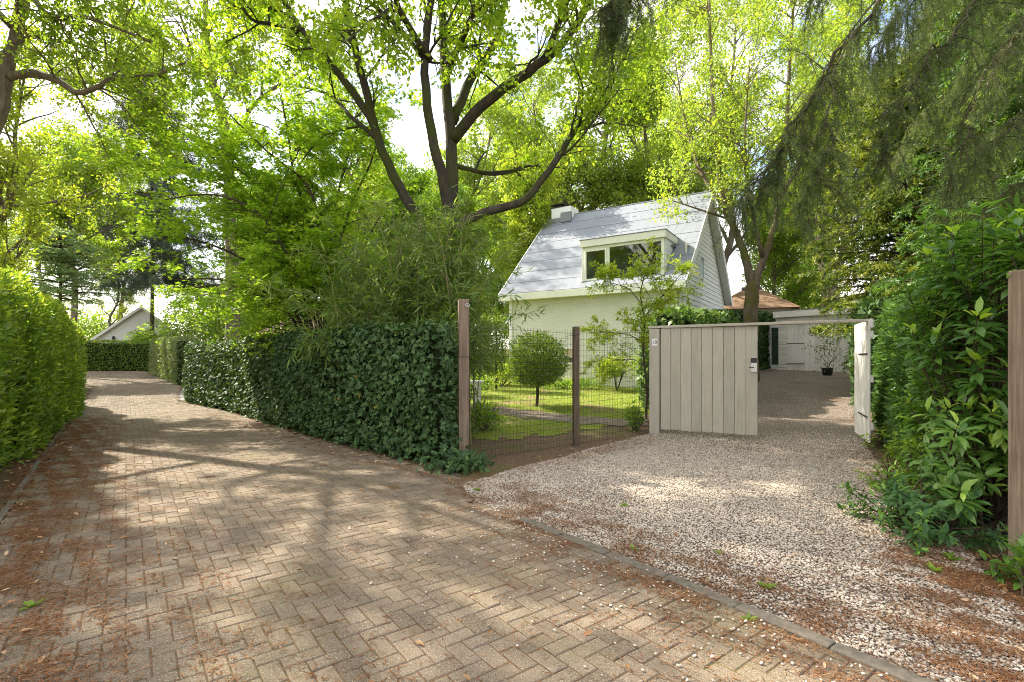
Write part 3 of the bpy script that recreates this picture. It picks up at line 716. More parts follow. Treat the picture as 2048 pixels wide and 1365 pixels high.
# grass on the lawn and small weeds
P = scatter(LAWN, 90000, (-6, 9), (6, 21)); P = P[(wob(P[:, 0] * 1.3, P[:, 1] * 1.3, 1.2) + .5 * rng.normal(0, 1, len(P)) > -.25) & ~pip(P, PATH)]
n = len(P); a = rng.uniform(0, 6.28, n); mb = MB()
mb.leaves(GRASS, np.c_[P, gz(P[:, 0], P[:, 1]) + .005], np.stack([np.cos(a) * .5, np.sin(a) * .5, np.ones(n) * .9], 1), np.stack([np.cos(a), np.sin(a), -np.ones(n) * .3], 1), rng.uniform(.04, .11, n), rng.random(n))
tag(mb.build('grass', L_GRASS), 'short yellow-green grass and moss on the lawn', kind='stuff')

def weed(x, y, s, label, n=14, mat=L_GREEN):
    mb = MB(); a = rng.uniform(0, 6.28, n)
    mb.leaves(BLADE, rng.normal(0, .006, (n, 3)) * np.array([1, 1, 0]), np.stack([np.cos(a), np.sin(a), rng.uniform(.2, .9, n)], 1), np.stack([0 * a, 0 * a, a * 0 + 1], 1) + rng.normal(0, .2, (n, 3)), s * rng.uniform(.5, 1.2, n), rng.uniform(.3, 1, n))
    o = mb.build('weed', mat); o.location = (x, y, g1(x, y) + .02); tag(o, label, 'weed', 'weeds sprouting from the gravel'); return o
for (x, y, s, lb) in [(1250, 1017, .06, 'small green weed in the gravel, furthest from the brick kerb'), (1270, 1105, .05, 'single green sprig on the gravel in a sunny patch near the kerb'), (1533, 1182, .06, 'darker grassy weed tuft in the middle of the near gravel'),
                      (1437, 1112, .04, 'tiny green weed amid the gravel beside a pale fallen leaf'), (1498, 1247, .05, 'bright green weed growing hard against the concrete kerb'), (1900, 1125, .09, 'leafy weed seedling below the low shrub at the drive edge'), (1870, 1150, .07, 'small spreading seedling on the gravel edge left of the leafy seedling'), (957, 985, .07, 'green weed at the tip of the gravel beside the ivy corner'), (60, 1222, .07, 'jagged green leaf sprig on the needle litter in the left foreground')]:
    d = 1536 / (y - 717); weed((x - 1024) / 1024 * d, d, s, lb)

# ================================================================== MAIN HOUSE (local frame: x right along eave, y back)
TH = 0.99896; HL, HW, ZE, ZR, OV = 6.70, 7.61, 4.04, 8.04, .353
C0 = np.array([5.555, 17.0]); HZ0 = 0.0
house = thing('house', 'white two-storey house with steep pale grey roof and wide dormer', 'house', (C0[0], C0[1], 0), TH - math.pi / 2)
sl = (ZR - ZE) / (HW / 2 + OV)
def zr_(y): return ZE + (min(y, HW - y) + OV) * sl
mb = MB(); B0 = .2
WT = .25
def quad(mb, a, b, c, d, **k): mb.add([a, b, c, d], np.array([[0, 1, 2, 3]]), **k)
# brick walls: front, left, back and the low brick part of the right gable
mb.lohi((-HL, 0, B0), (0, WT, ZE - .05)); mb.lohi((-HL, HW - WT, B0), (0, HW, ZE - .05))
mb.lohi((-HL, WT, B0), (-HL + WT, HW - WT, ZE - .05)); mb.lohi((-WT, WT, B0), (0, HW - WT, 3.25))
mb.build('wall', M_WALL, house)
mb = MB()
def gable(mb, x0, x1, zb):
    zt = ZR - .10; pr = [(0.02, zb), (HW - .02, zb), (HW - .02, zr_(HW) - .1), (HW / 2, zt), (.02, zr_(0) - .1)]
    V = [(x0, y, z) for y, z in pr] + [(x1, y, z) for y, z in pr]; n = len(pr)
    mb.add(V, [np.arange(n)[None, ::-1], (np.arange(n) + n)[None], np.array([[i, (i + 1) % n, n + (i + 1) % n, n + i] for i in range(n)])])
gable(mb, -.20, -.03, 3.252)
z = 3.26
while z < ZR - .35:
    h = .175; z2 = z + h + .012
    y0 = max(0, (z2 - ZE) / sl - OV + .14); y1 = HW - y0
    if y1 - y0 < .15: break
    ya = max(0, (z - ZE) / sl - OV + .14); yb = HW - ya
    V = [(-.02, ya, z), (-.02, yb, z), (-.002, y1, z2), (-.002, y0, z2), (.026, ya, z), (.026, yb, z), (.006, y1, z2), (.006, y0, z2)]
    mb.add(V, np.array([[0, 1, 2, 3], [7, 6, 5, 4], [0, 4, 5, 1], [3, 2, 6, 7], [0, 3, 7, 4], [1, 5, 6, 2]]), rng.random()); z += h
mb.build('gable_cladding', M_WHITE, house)
mb = MB(); mb.add([(-HL + .1, .02, ZE - .04), (-HL + .1, HW - .02, ZE - .04), (-HL + .1, HW - .02, zr_(HW) - .2), (-HL + .1, HW / 2, ZR - .2), (-HL + .1, .02, zr_(0) - .2)], np.array([[0, 1, 2, 3, 4]])); mb.build('added_gable_glazing', M_GLASS, house)  # unseen glazed gable end, added to let sunlight into the attic
# roof: overlapping felt strips on both slopes
mb = MB(); XL, XR = -HL - .30, .30
sd3 = np.array([0, 1, sl]); slen = (HW / 2 + OV) * math.sqrt(1 + sl * sl); ny_ = np.array([0, -sl, 1]) / math.sqrt(1 + sl * sl); dy = np.array([0, 1, sl]) / math.sqrt(1 + sl * sl)
def slope_pt(x, s, o, back):
    p = np.array([x, -OV, ZE]) + dy * s + ny_ * o
    if back: p = np.array([p[0], HW - p[1], p[2]])
    return p
def slab(x0, x1, s0, s1, o0a, o0b, th, back, tint=0.):
    V = [slope_pt(x, s, o, back) for (x, s, o) in ((x0, s0, o0a), (x1, s0, o0a), (x1, s1, o0b), (x0, s1, o0b), (x0, s0, o0a - th), (x1, s0, o0a - th), (x1, s1, o0b - th), (x0, s1, o0b - th))]
    f = np.array([[0, 1, 2, 3], [7, 6, 5, 4], [4, 5, 1, 0], [5, 6, 2, 1], [6, 7, 3, 2], [7, 4, 0, 3]])
    mb.add(V, f[:, ::-1] if back else f, tint)
for back in (0, 1):
    slab(XL + .01, XR - .01, .02, slen - .02, -.02, -.02, .14, back)          # deck
    ns = 8; hs = slen / ns
    for i in range(ns):
        cuts = sorted([XL] + list({0: [], 1: [], 2: [-4.9], 3: [], 4: [-1.0], 5: [], 6: [-2.3], 7: [-5.3, -4.2, -3.0, -1.9, -.8]}[i]) + [XR])
        for a, b in zip(cuts[:-1], cuts[1:]):
            slab(a + .002 + rng.uniform(0, .004), b, i * hs, min((i + 1) * hs + .03, slen), .012 + rng.uniform(0, .002), .002, .012, back)
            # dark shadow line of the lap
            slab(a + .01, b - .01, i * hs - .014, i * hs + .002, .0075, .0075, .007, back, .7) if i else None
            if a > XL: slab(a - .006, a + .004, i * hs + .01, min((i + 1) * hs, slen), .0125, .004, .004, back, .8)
mb.tube([(XL, HW / 2, ZR + .005), (XR, HW / 2, ZR + .005)], .035, 8, 0.)
mb.build('roof', M_FELT, house)
# fascia + bargeboards
mb = MB(); mb.lohi((XL, -OV - .03, ZE - .27), (XR, -OV + .005, ZE - .012)); mb.lohi((XL, -OV + .007, ZE - .25), (XR, .01, ZE - .22))
mb.build('fascia', M_CREAM, house, bevel=.006)
mb = MB()
for x0, x1 in ((XR - .004, XR + .032), (XL - .032, XL + .004)):
    for back in (0, 1):
        mb = MB()
        V = [slope_pt(x, s, o, back) for x in (x0, x1) for (s, o) in ((-.03, .02), (slen - .01, .02), (slen - .01 - (.20 * sl), -.22), (-.03 + .0, -.22))]
        mb.add(V, np.array([[0, 1, 2, 3], [7, 6, 5, 4], [0, 4, 5, 1], [1, 5, 6, 2], [2, 6, 7, 3], [3, 7, 4, 0]])); mb.build('bargeboard', M_WHITE, house)
mb = MB()
for back in (0, 1):  # soffit under the gable overhang
    V = [slope_pt(x, s, o, back) for x in (0.03, XR - .006) for (s, o) in ((0, -.17), (slen - .2, -.17), (slen - .2, -.19), (0, -.19))]
    mb.add(V, np.array([[0, 1, 2, 3], [7, 6, 5, 4], [0, 4, 5, 1], [1, 5, 6, 2], [2, 6, 7, 3], [3, 7, 4, 0]]))
mb.build('soffit', M_WHITE, house)
# dormer
DX0, DX1, DZ0, DZ1, DY = -3.50, -.48, 4.22, 5.56, -.02
dm = MB(); yb = (DZ1 - ZE) / sl - OV + .25
for xa, xb in ((DX0, DX0 + .10), (DX1 - .10, DX1)):     # cheeks
    V = []
    for x in (xa, xb): V += [(x, DY + .02, DZ0 - .1), (x, DY + .02, DZ1), (x, yb + .1, DZ1), (x, (DZ0 - .1 - ZE) / sl - OV + .1, DZ0 - .1)]
    dm.add(V, np.array([[0, 1, 2, 3], [7, 6, 5, 4], [0, 4, 5, 1], [1, 5, 6, 2], [2, 6, 7, 3], [3, 7, 4, 0]]))
for i in range(7):                                        # cheek boards
    z = DZ0 + .02 + i * .19; y1 = (z - ZE) / sl - OV - .03
    if y1 > DY + .05: dm.lohi((DX1 + .001, DY + .06, z), (DX1 + .018, y1, z + .175))
dm.lohi((DX0 + .05, DY + .03, DZ1 - .09), (DX1 - .05, DY + .12, DZ1 - .003))
dormer = dm.build('dormer', M_WHITE, house)
mb = MB(); mb.lohi((DX0 - .06, DY - .12, DZ1 + .004), (DX1 + .07, yb + .25, DZ1 + .25)); o = mb.build('dormer_roof', M_CREAM, dormer, bevel=.008)
mb = MB(); mb.lohi((DX0 - .075, DY - .135, DZ1 + .252), (DX1 + .085, yb + .30, DZ1 + .275)); mb.build('roof_edge', M_LEAD, dormer)
mb = MB(); fx0, fx1, fz0, fz1 = DX0 + .003, DX1 - .003, DZ0, DZ1 - .002; y0, y1 = DY - .05, DY + .018; xm = DX0 + 1.02
for a, b in (((fx0, fz0), (fx0 + .10, fz1)), ((fx1 - .10, fz0), (fx1, fz1)), ((xm - .05, fz0 + .101), (xm + .05, fz1 - .101)), ((fx0 + .101, fz1 - .10), (fx1 - .101, fz1)), ((fx0 + .101, fz0), (fx1 - .101, fz0 + .10))):
    mb.lohi((a[0], y0, a[1]), (b[0], y1, b[1]))
ix0, ix1, iz0, iz1 = fx0 + .102, xm - .052, fz0 + .102, fz1 - .102   # opening sash
for a, b in (((ix0, iz0), (ix0 + .07, iz1)), ((ix1 - .07, iz0), (ix1, iz1)), ((ix0 + .071, iz0), (ix1 - .071, iz0 + .07)), ((ix0 + .071, iz1 - .07), (ix1 - .071, iz1))): mb.lohi((a[0], y0 - .015, a[1]), (b[0], y1 - .01, b[1]))
mb.build('window_frame', M_CREAM, dormer, bevel=.005)
mb = MB(); mb.lohi((ix0 + .06, DY - .03, iz0 + .06), (ix1 - .06, DY - .024, iz1 - .06)); mb.lohi((xm + .045, DY - .03, fz0 + .095), (fx1 - .095, DY - .024, fz1 - .095)); mb.build('window_pane', M_GLASS, dormer)
mb = MB(); mb.lohi((DX0 - .03, DY - .16, DZ0 - .06), (DX1 + .03, DY + .02, DZ0 - .004)); mb.build('window_sill', M_LEAD, dormer)
mb = MB(); mb.box((DX1 + .06, yb - .35, DZ1 - .12), (.05, .9, .05), M=None); mb.tube([(DX1 + .05, DY + .1, DZ0 + .02), (DX1 + .05, yb - .2, DZ1 - .05)], .03, 6); mb.build('flashing', M_LEAD, dormer)
# room behind the dormer
mb = MB(); mb.lohi((-HL + .3, .3, 3.7), (-.3, HW - .3, 3.78)); mb.lohi((-HL + .3, 1.9, 3.785), (-.3, 2.0, 5.9)); mb.build('attic_room', M_ROOM, house)
mb = MB(); mb.lohi((-3.0, .75, 3.79), (-.9, 1.35, 4.62)); mb.build('sofa', M_ROOMG, house, bevel=.05)
# chimney
mb = MB(); cx = -HL + .55; mb.lohi((cx - .50, HW / 2 - .40, 7.0), (cx + .48, HW / 2 + .42, 8.34)); ch = mb.build('chimney', M_WHITE, house, bevel=.01)
mb = MB(); mb.lohi((cx - .52, HW / 2 - .42, 8.342), (cx + .10, HW / 2 + .44, 8.39)); mb.lohi((cx - .42, HW / 2 - .3, 8.39), (cx, HW / 2 + .3, 8.48)); mb.lohi((cx - .56, HW / 2 - .42, 8.48), (cx + .1, HW / 2 + .42, 8.51)); mb.build('chimney_cap', M_BLACK, ch)
mb = MB(); mb.lohi((cx + .02, HW / 2 - .52, 7.62), (cx + .54, HW / 2 - .40, 8.06)); mb.lohi((cx - .55, HW / 2 - .46, 7.6), (cx + .53, HW / 2 - .402, 7.86)); mb.build('flashing', M_LEAD, ch, bevel=.01)
# gable windows
for yc, zc, hh in ((1.05, 5.02, .46), (3.15, 4.97, .44)):
    mb = MB(); w2 = .27
    for a, b in (((yc - w2, zc - hh), (yc - w2 + .06, zc + hh)), ((yc + w2 - .06, zc - hh), (yc + w2, zc + hh)), ((yc - w2 + .061, zc + hh - .06), (yc + w2 - .061, zc + hh)), ((yc - w2 + .061, zc - hh), (yc + w2 - .061, zc - hh + .06))):
        mb.lohi((.004, a[0], a[1]), (.055, b[0], b[1]))
    gw = mb.build('gable_window', M_CREAM, house, bevel=.004)
    mb = MB(); mb.lohi((.027, yc - w2 + .05, zc - hh + .05), (.032, yc + w2 - .05, zc + hh - .05)); mb.build('window_pane', plain('gable_glass', (.10, .12, .10), .08, .1, 3, 0, .8), gw)
# low window in the front wall
mb = MB(); wx0, wx1 = -4.52, -3.80
for a, b in (((wx0, 1.35), (wx0 + .05, 1.90)), ((wx1 - .05, 1.35), (wx1, 1.90)), ((wx0 + .051, 1.85), (wx1 - .051, 1.90)), ((wx0 + .051, 1.53), (wx1 - .051, 1.57))): mb.lohi((a[0], -.03, a[1]), (b[0], .0, b[1]))
fw = mb.build('front_window', M_WHITE, house, bevel=.004)
mb = MB(); mb.lohi((wx0 + .04, -.012, 1.56), (wx1 - .04, -.004, 1.86)); mb.build('blind', plain('pink_blind', (.52, .40, .32), .8), fw)
mb = MB(); mb.lohi((wx0 + .04, -.010, 1.34), (wx1 - .04, -.003, 1.54)); mb.build('window_pane', plain('dark_pane', (.10, .08, .065), .1, .1, 3, 0, .8), fw)
mb = MB(); mb.lohi((wx0 - .08, -.12, 1.28), (wx1 + .08, 0, 1.335)); mb.build('window_sill', M_WHITE, fw, bevel=.005)
# drain pipes, meter box, lamp, camera
mb = MB(); mb.tube([(-.42, -.06, .3), (-.42, -.06, ZE - .3)], .04, 10); mb.build('drainpipe', M_CREAM, house, True)
mb = MB(); mb.tube([(-.03, -.03, .3), (-.03, -.03, ZE - .3)], .018, 8); mb.build('drainpipe', M_LEAD, house, True)
mb = MB(); mb.lohi((-HL - .02, -.045, .3), (-HL + .10, -.002, ZE - .24)); mb.build('corner_board', M_WHITE, house)
mb = MB(); mb.lohi((.03, .30, 3.0), (.20, .78, 3.5)); mb.build('wall_box', M_WHITE, house, bevel=.01)
mb = MB(); mb.lohi((.03, .05, 2.9), (.12, .18, 3.3)); mb.build('wall_lamp', M_POSTD, house, bevel=.01)
mb = MB(); mb.tube([(.02, 4.75, 3.35), (.12, 4.75, 3.38), (.16, 4.72, 3.45)], .015, 6); mb.tube([(.10, 4.70, 3.46), (.30, 4.62, 3.44)], .045, 8); mb.build('camera_spot', M_BLACK, house)

# ================================================================== SHED
SA, SB = at(1557, 742, 24.0)[:2], at(1690, 746, 21.9)[:2]
srz = math.atan2(SB[1] - SA[1], SB[0] - SA[0]); SZ = .93; SL = 3.9
shed = thing('shed', 'low whitewashed board shed with flat roof at end of drive', 'shed', (SA[0], SA[1], SZ), srz)
mb = MB(); bx = .42
for i in range(15):
    x0 = bx + i * .235
    if x0 > SL - .2: break
    mb.lohi((x0, -.02 + rng.uniform(-.003, .003), -.05), (x0 + .229, .03, 2.22), rng.random())
mb.lohi((0.0, .032, -.1), (SL, 3.0, 2.22), .1)
mb.build('wall', M_SHED, shed, bevel=.006)
mb = MB()
for i in range(16): mb.lohi((.0, -.022 - .0, .15 + i * .132), (.415, .03, .15 + i * .132 + .124), rng.random())
mb.lohi((-.02, -.10, .02), (.43, .03, .10)); mb.build('lap_siding', M_SHED, shed, bevel=.006)
mb = MB(); mb.lohi((-.12, -.30, 2.45), (SL, 3.1, 2.74)); mb.lohi((-.06, -.16, 2.23), (SL, 3.1, 2.447)); mb.build('roof', M_SHED, shed, bevel=.01)
mb = MB(); mb.lohi((-.14, -.32, 2.742), (SL + .1, 3.1, 2.775)); mb.build('roof_edge', M_LEAD, shed)
mb = MB(); mb.lohi((bx + .0, -.045, .28), (bx + .72, -.023, 1.30)); hd = mb.build('hatch_door', M_SHED, shed, bevel=.004)
mb = MB(); mb.lohi((bx - .03, -.06, 1.24), (bx + .70, -.046, 1.265)); mb.build('hinge', M_WIRE, hd)
mb = MB(); mb.lohi((bx - .03, -.06, .32), (bx + .70, -.046, .34)); mb.build('hinge', M_WIRE, hd)
# glass door on the left flank
gd = MB(); gx0, gx1, gy = -.62, -.03, .35
for a, b in (((gx0, 0), (gx0 + .14, 2.15)), ((gx1 - .10, 0), (gx1, 2.15)), ((gx0 + .141, 2.02), (gx1 - .101, 2.15)), ((gx0 + .141, 0), (gx1 - .101, .26))): gd.lohi((a[0], gy, a[1]), (b[0], gy + .07, b[1]))
gdo = gd.build('glass_door', M_WHITE, shed, bevel=.006)
mb = MB(); mb.lohi((gx0 + .13, gy + .03, .25), (gx1 - .09, gy + .036, 2.03)); mb.build('glass_pane', plain('door_glass', (.06, .09, .06), .06, .3, 6, 0, .8), gdo)

# ================================================================== GATE, POSTS, FENCE
G0 = np.array([2.71, 9.94]); G1 = np.array([5.64, 8.1]); grz = math.atan2(G1[1] - G0[1], G1[0] - G0[0])
gz0 = .09
gp = thing('gate_post', 'off-white square gate post carrying the house number', 'gate post', (G0[0], G0[1], 0), grz)
mb = MB(); mb.lohi((-.02, -.085, -.1), (.165, .09, 2.06)); mb.build('post', M_GATE, gp, bevel=.008)
mb = MB(); mb.lohi((.035, -.097, 1.74), (.135, -.0855, 1.87)); npl = mb.build('number_plate', plain('plate_enamel', (.80, .80, .78), .35, .02), gp, bevel=.003)
fc = bpy.data.curves.new('digits', 'FONT'); fc.body = '18'; fc.size = .098; fc.align_x = 'CENTER'; fc.align_y = 'CENTER'; fc.extrude = .001
fo = bpy.data.objects.new('digits_tmp', fc); COL.objects.link(fo); bpy.context.view_layer.update()
me = bpy.data.meshes.new_from_object(fo.evaluated_get(bpy.context.evaluated_depsgraph_get())); bpy.data.objects.remove(fo)
me.materials.clear(); me.materials.append(M_BLACK); do = bpy.data.objects.new('digits', me); COL.objects.link(do); do.parent = npl
do.location = (.085, -.0985, 1.805); do.rotation_euler = (R(90), 0, 0)

def leaf(name, label, loc, rz, length, nb, M_GATE=M_GATE):
    t = thing(name, label, 'gate', loc, rz); mb = MB(); w = (length - .02) / nb
    for i in range(nb): mb.lohi((.01 + i * w + .003, -.03 + rng.uniform(-.0015, .0015), .05 + rng.uniform(-.006, .006)), (.01 + (i + 1) * w - .003, -.006, 1.98), rng.random())
    mb.build('board_panel', M_GATE, t, bevel=.004)
    mb = MB()
    for z in (.25, 1.0, 1.7): mb.lohi((.012, -.005, z), (length - .012, .035, z + .11))
    mb.lohi((.012, -.006, 1.86), (length - .012, .034, 1.985)); mb.lohi((length * .5 - .04, -.004, .28), (length * .5 + .04, .030, 1.9)); mb.build('frame', M_GATE, t, bevel=.004)
    return t
o_ = np.array([math.cos(grz), math.sin(grz)])
lw = 1.80
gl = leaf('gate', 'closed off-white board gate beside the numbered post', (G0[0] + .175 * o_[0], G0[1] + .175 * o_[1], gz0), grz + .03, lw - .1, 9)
mb = MB(); mb.lohi((lw - .22, -.055, 1.17), (lw - .115, -.031, 1.42)); lk = mb.build('lock_plate', M_STEEL, gl, bevel=.003)
mb = MB(); mb.lohi((lw - .215, -.072, 1.33), (lw - .12, -.056, 1.415)); mb.build('keypad', M_BLACK, lk); mb = MB(); mb.tube([(lw - .17, -.058, 1.25), (lw - .17, -.09, 1.25), (lw - .24, -.09, 1.25)], .008, 6); mb.build('lock_handle', M_BLACK, lk)
hp = np.array([5.62, 8.02]); hf = np.array([6.22, 9.25]); rz2 = math.atan2(hf[1] - hp[1], hf[0] - hp[0])
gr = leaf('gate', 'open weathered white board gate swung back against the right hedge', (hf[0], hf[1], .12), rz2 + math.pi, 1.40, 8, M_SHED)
for z in (.45, 1.45): mb = MB(); mb.tube([(.5, -.042, z), (1.3, -.042, z)], .012, 6); mb.build('hinge_strap', M_WIRE, gr)
mb = MB(); L_ = np.linalg.norm(G1 - G0); mb.lohi((-.06, -.05, 2.075), (L_ + .06, .08, 2.122)); bm_ = mb.build('gate_beam', M_GATE, None, bevel=.006); bm_.location = (G0[0], G0[1], 0.); bm_.rotation_euler = (0, 0, grz)
tag(bm_, 'thin off-white timber beam spanning above both gates', 'beam')

def post(name, label, xy, size, h, mat, rz, cat='post'):
    t = thing(name, label, cat, (xy[0], xy[1], g1(*xy)), rz); mb = MB(); mb.lohi((-size[0] / 2, -size[1] / 2, -.2), (size[0] / 2, size[1] / 2, h)); mb.build('shaft', mat, t, bevel=.012); return t
P1, P2, P3 = np.array([-.70, 7.38]), np.array([1.09, 8.73]), np.array([3.62, 3.60])
frz = math.atan2(P2[1] - P1[1], P2[0] - P1[0])
pa = post('timber_post', 'tall pinkish raw timber post at the end of the ivy hedge', P1, (.15, .15), 2.34, M_POST, frz - .45)
mb = MB(); mb.tube([(0.045, -.073, 2.25), (.045, -.10, 2.25)], .008, 6); an = np.linspace(0, 6.283, 13); mb.tube(np.c_[.045 + .028 * np.cos(an), np.full(13, -.115), 2.25 + .022 * np.sin(an)], .006, 6, cap=False); mb.build('eye_bolt', M_STEEL, pa)
mb = MB(); mb.tube([(-.079, -.079, 1.52), (.079, -.079, 1.515), (.079, .079, 1.52), (-.079, .079, 1.52), (-.079, -.079, 1.52)], .005, 5); mb.build('wire_tie', M_WIRE, pa)
pb = post('timber_post', 'dark weathered timber post in the middle of the wire fence', P2, (.10, .10), 2.03, M_POSTD, frz - .35)
mb = MB(); mb.tube([(-.054, -.054, 1.88), (.054, -.054, 1.90), (.054, .054, 1.9)], .005, 5); mb.tube([(-.054, -.054, 1.88), (-.2, -.03, 1.86)], .004, 5); mb.build('wire_tie', M_WIRE, pb)
pc = post('timber_post', 'tall raw timber post at the right edge behind speckled leaves', P3, (.15, .15), 2.12, M_POST, .35)
def wirefence(name, label, a, b, h0, h1):
    L = np.linalg.norm(b - a); t = thing(name, label, 'wire fence', (a[0], a[1], 0), math.atan2(b[1] - a[1], b[0] - a[0])); mb = MB(); n = int(L / .066)
    def z0(x): q = a + (b - a) * x / L; return g1(*q)
    for i in range(n + 1):
        x = i * L / n; sw = .012 * math.sin(x * 3.1); hh = h0 + (h1 - h0) * x / L
        mb.tube([(x, sw, z0(x) - .03), (x + rng.normal(0, .004), sw + .008, z0(x) + hh * .5), (x + rng.normal(0, .003), sw, z0(x) + hh + .04)], .0021, 4, cap=False)
    for k in range(20):
        z = .03 + k * .1015
        xs = np.linspace(0, L, 12); mb.tube(np.c_[xs, .012 * np.sin(xs * 3.1) + .004, [z0(x) + z * (h0 + (h1 - h0) * x / L) / 1.97 + .010 * math.sin(x * 2 + k) * (k > 14) for x in xs]], .0023, 4, cap=False)
    mb.build('wire_mesh', M_WIRE, t)
wirefence('wire_fence', 'rusty square-mesh wire panel between raw post and dark post', P1 + (P2 - P1) * .045, P2 - (P2 - P1) * .025, 1.95, 1.93)
wirefence('wire_fence', 'rusty square-mesh wire panel between dark post and gate post', P2 + (G0 - P2) * .03, G0 - (G0 - P2) * .02, 1.93, 1.97)

# white rail / bench end by the path
tb = thing('garden_bench', 'white wooden bench end seen through wire beside raw post', 'bench', (at(957, 815, 13.2)[0], 13.2, g1(-.86, 13.2)), R(165))
mb = MB(); mb.lohi((-.06, -.25, .66), (1.3, .2, .73)); mb.build('seat', M_WHITE, tb, bevel=.008)
for x in (.0, 1.15):
    for y in (-.2, .12): mb = MB(); mb.lohi((x, y, -.02), (x + .09, y + .06, .655)); mb.build('leg', M_WHITE, tb, bevel=.005)

# ================================================================== OTHER HOUSES
def gable_house(name, label, loc, rz, w, l, ez, rz_, wallm, roofm, windows=()):
    t = thing(name, label, 'house', loc, rz); mb = MB(); pr = [(-w / 2, -.5), (w / 2, -.5), (w / 2, ez), (0, rz_), (-w / 2, ez)]; n = 5
    V = [(x, 0, z) for x, z in pr] + [(x, l, z) for x, z in pr]
    mb.add(V, [np.arange(5)[None], (np.arange(5) + 5)[None, ::-1], np.array([[i, n + i, n + (i + 1) % n, (i + 1) % n] for i in range(n)])])
    k = int((rz_ - .5) / .22)
    for i in range(k):
        z = .3 + i * .22; hw_ = w / 2 if z < ez else w / 2 * (rz_ - z - .22) / (rz_ - ez)
        if hw_ > .1: mb.lohi((-hw_ + .02, -.03, z), (hw_ - .02, -.002, z + .21))
    mb.build('wall', wallm, t)
    mb = MB(); e = .35; s_ = (rz_ - ez) / (w / 2)
    for sg in (-1, 1):
        V = [(sg * (w / 2 + e), -e, ez - e * s_ + .05), (0, -e, rz_ + .05), (0, l + e, rz_ + .05), (sg * (w / 2 + e), l + e, ez - e * s_ + .05)]; V += [(x, y, z + .12) for x, y, z in V]
        mb.add(V, np.array([[0, 1, 2, 3], [7, 6, 5, 4], [0, 4, 5, 1], [1, 5, 6, 2], [2, 6, 7, 3], [3, 7, 4, 0]]))
    mb.build('roof', roofm, t)
    mb = MB()
    for sg in (-1, 1):
        V = [(sg * (w / 2 + e), -e - .06, ez - e * s_ - .06), (0, -e - .06, rz_ - .06), (0, -e - .06, rz_ + .18), (sg * (w / 2 + e), -e - .06, ez - e * s_ + .18)]; V += [(x, y + .055, z) for x, y, z in V]
        mb.add(V, np.array([[0, 1, 2, 3], [7, 6, 5, 4], [0, 4, 5, 1], [1, 5, 6, 2], [2, 6, 7, 3], [3, 7, 4, 0]]))
    mb.build('bargeboard', M_WHITE, t)
    return t
q = at(283, 690, 44); fh = gable_house('house', 'distant white clapboard gable house beyond the far hedge', (q[0], q[1], .6), R(33), 7.4, 8, 2.0, 5.2, M_WHITE, M_TILE)
mb = MB(); mb.lohi((-2.6, -.22, 1.9), (2.5, -.035, 2.05)); mb.build('ledge', M_LEAD, fh)
q = at(235, 672, 43.4); lf = MB(); lf.tube([(0, 0, 0), (0, 0, .3)], .03, 6); lf.box((0, 0, .45), (.18, .18, .28)); lf.tube([(0, 0, .59), (0, 0, .72)], [.12, .02], 6); o = lf.build('lantern', M_BLACK); o.parent = fh; o.location = (-1.9, -.14, 2.05)
def hip_house(name, label, loc, rz, w, l, ez, rzz, wallm, roofm, wins=()):
    t = thing(name, label, 'house', loc, rz); mb = MB(); mb.lohi((-w / 2, -l / 2, -.6), (w / 2, l / 2, ez)); mb.build('wall', wallm, t)
    mb = MB(); e = .5; a = max(w - l, 0) / 2 + .3
    V = [(-w / 2 - e, -l / 2 - e, ez - .1), (w / 2 + e, -l / 2 - e, ez - .1), (w / 2 + e, l / 2 + e, ez - .1), (-w / 2 - e, l / 2 + e, ez - .1), (-a, 0, rzz), (a, 0, rzz)]
    mb.add(V, [np.array([[0, 1, 5, 4], [2, 3, 4, 5], [3, 2, 1, 0]]), np.array([[1, 2, 5], [3, 0, 4]])]); mb.build('roof', roofm, t)
    mb = MB(); mb.tube([(-a - .1, 0, rzz), (a + .1, 0, rzz)], .16, 8); mb.build('ridge_cap', M_TILE, t)
    for x in wins:
        mb = MB(); mb.lohi((x - .6, -l / 2 - .04, .9), (x + .6, -l / 2 - .002, 2.3)); f = mb.build('window', M_WHITE, t); mb = MB(); mb.lohi((x - .5, -l / 2 - .05, 1.0), (x + .5, -l / 2 - .042, 2.2)); mb.build('pane', M_DARKIN, f)
    return t
q = at(1503, 650, 33); hip_house('house', 'brown thatched-roof house behind the trees right of the gable', (q[0], q[1], 1.2), R(-25), 4.2, 3.8, 3.4, 4.75, M_BEIGE, M_BROWNROOF)
hip_house('house', 'low beige house with brown tiled roof hidden behind the maple', (-9.2, 31.5, .4), R(22), 10, 7, 2.5, 4.9, M_BEIGE, M_BROWNTILE, (-3, 0, 3))

# ================================================================== HEDGES
def ivy_a(a, P, N): return np.where(rng.random(len(P)) < .004, 1., np.minimum(a, .92))
IVYC = [(-.95, 7.45), (-2.2, 8.6), (-4.7, 11.25), (-7.6, 14.5), (-11.0, 17.75)]
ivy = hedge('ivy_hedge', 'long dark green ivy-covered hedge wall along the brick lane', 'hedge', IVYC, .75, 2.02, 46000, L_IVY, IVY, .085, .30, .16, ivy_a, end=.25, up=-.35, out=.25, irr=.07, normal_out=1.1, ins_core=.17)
mb = MB()        # ivy creeping out at the foot of the raw post and over its side
n = 480; P = np.c_[rng.normal(-.72, .20, n), rng.normal(6.85, .17, n), np.abs(rng.normal(0, .12, n)) + .03]; 
n2 = 420; P2_ = np.c_[rng.uniform(-1.0, -.80, n2), rng.uniform(7.1, 7.35, n2), rng.uniform(.1, 2.05, n2)]; P = np.concatenate([P, P2_]); n = len(P)
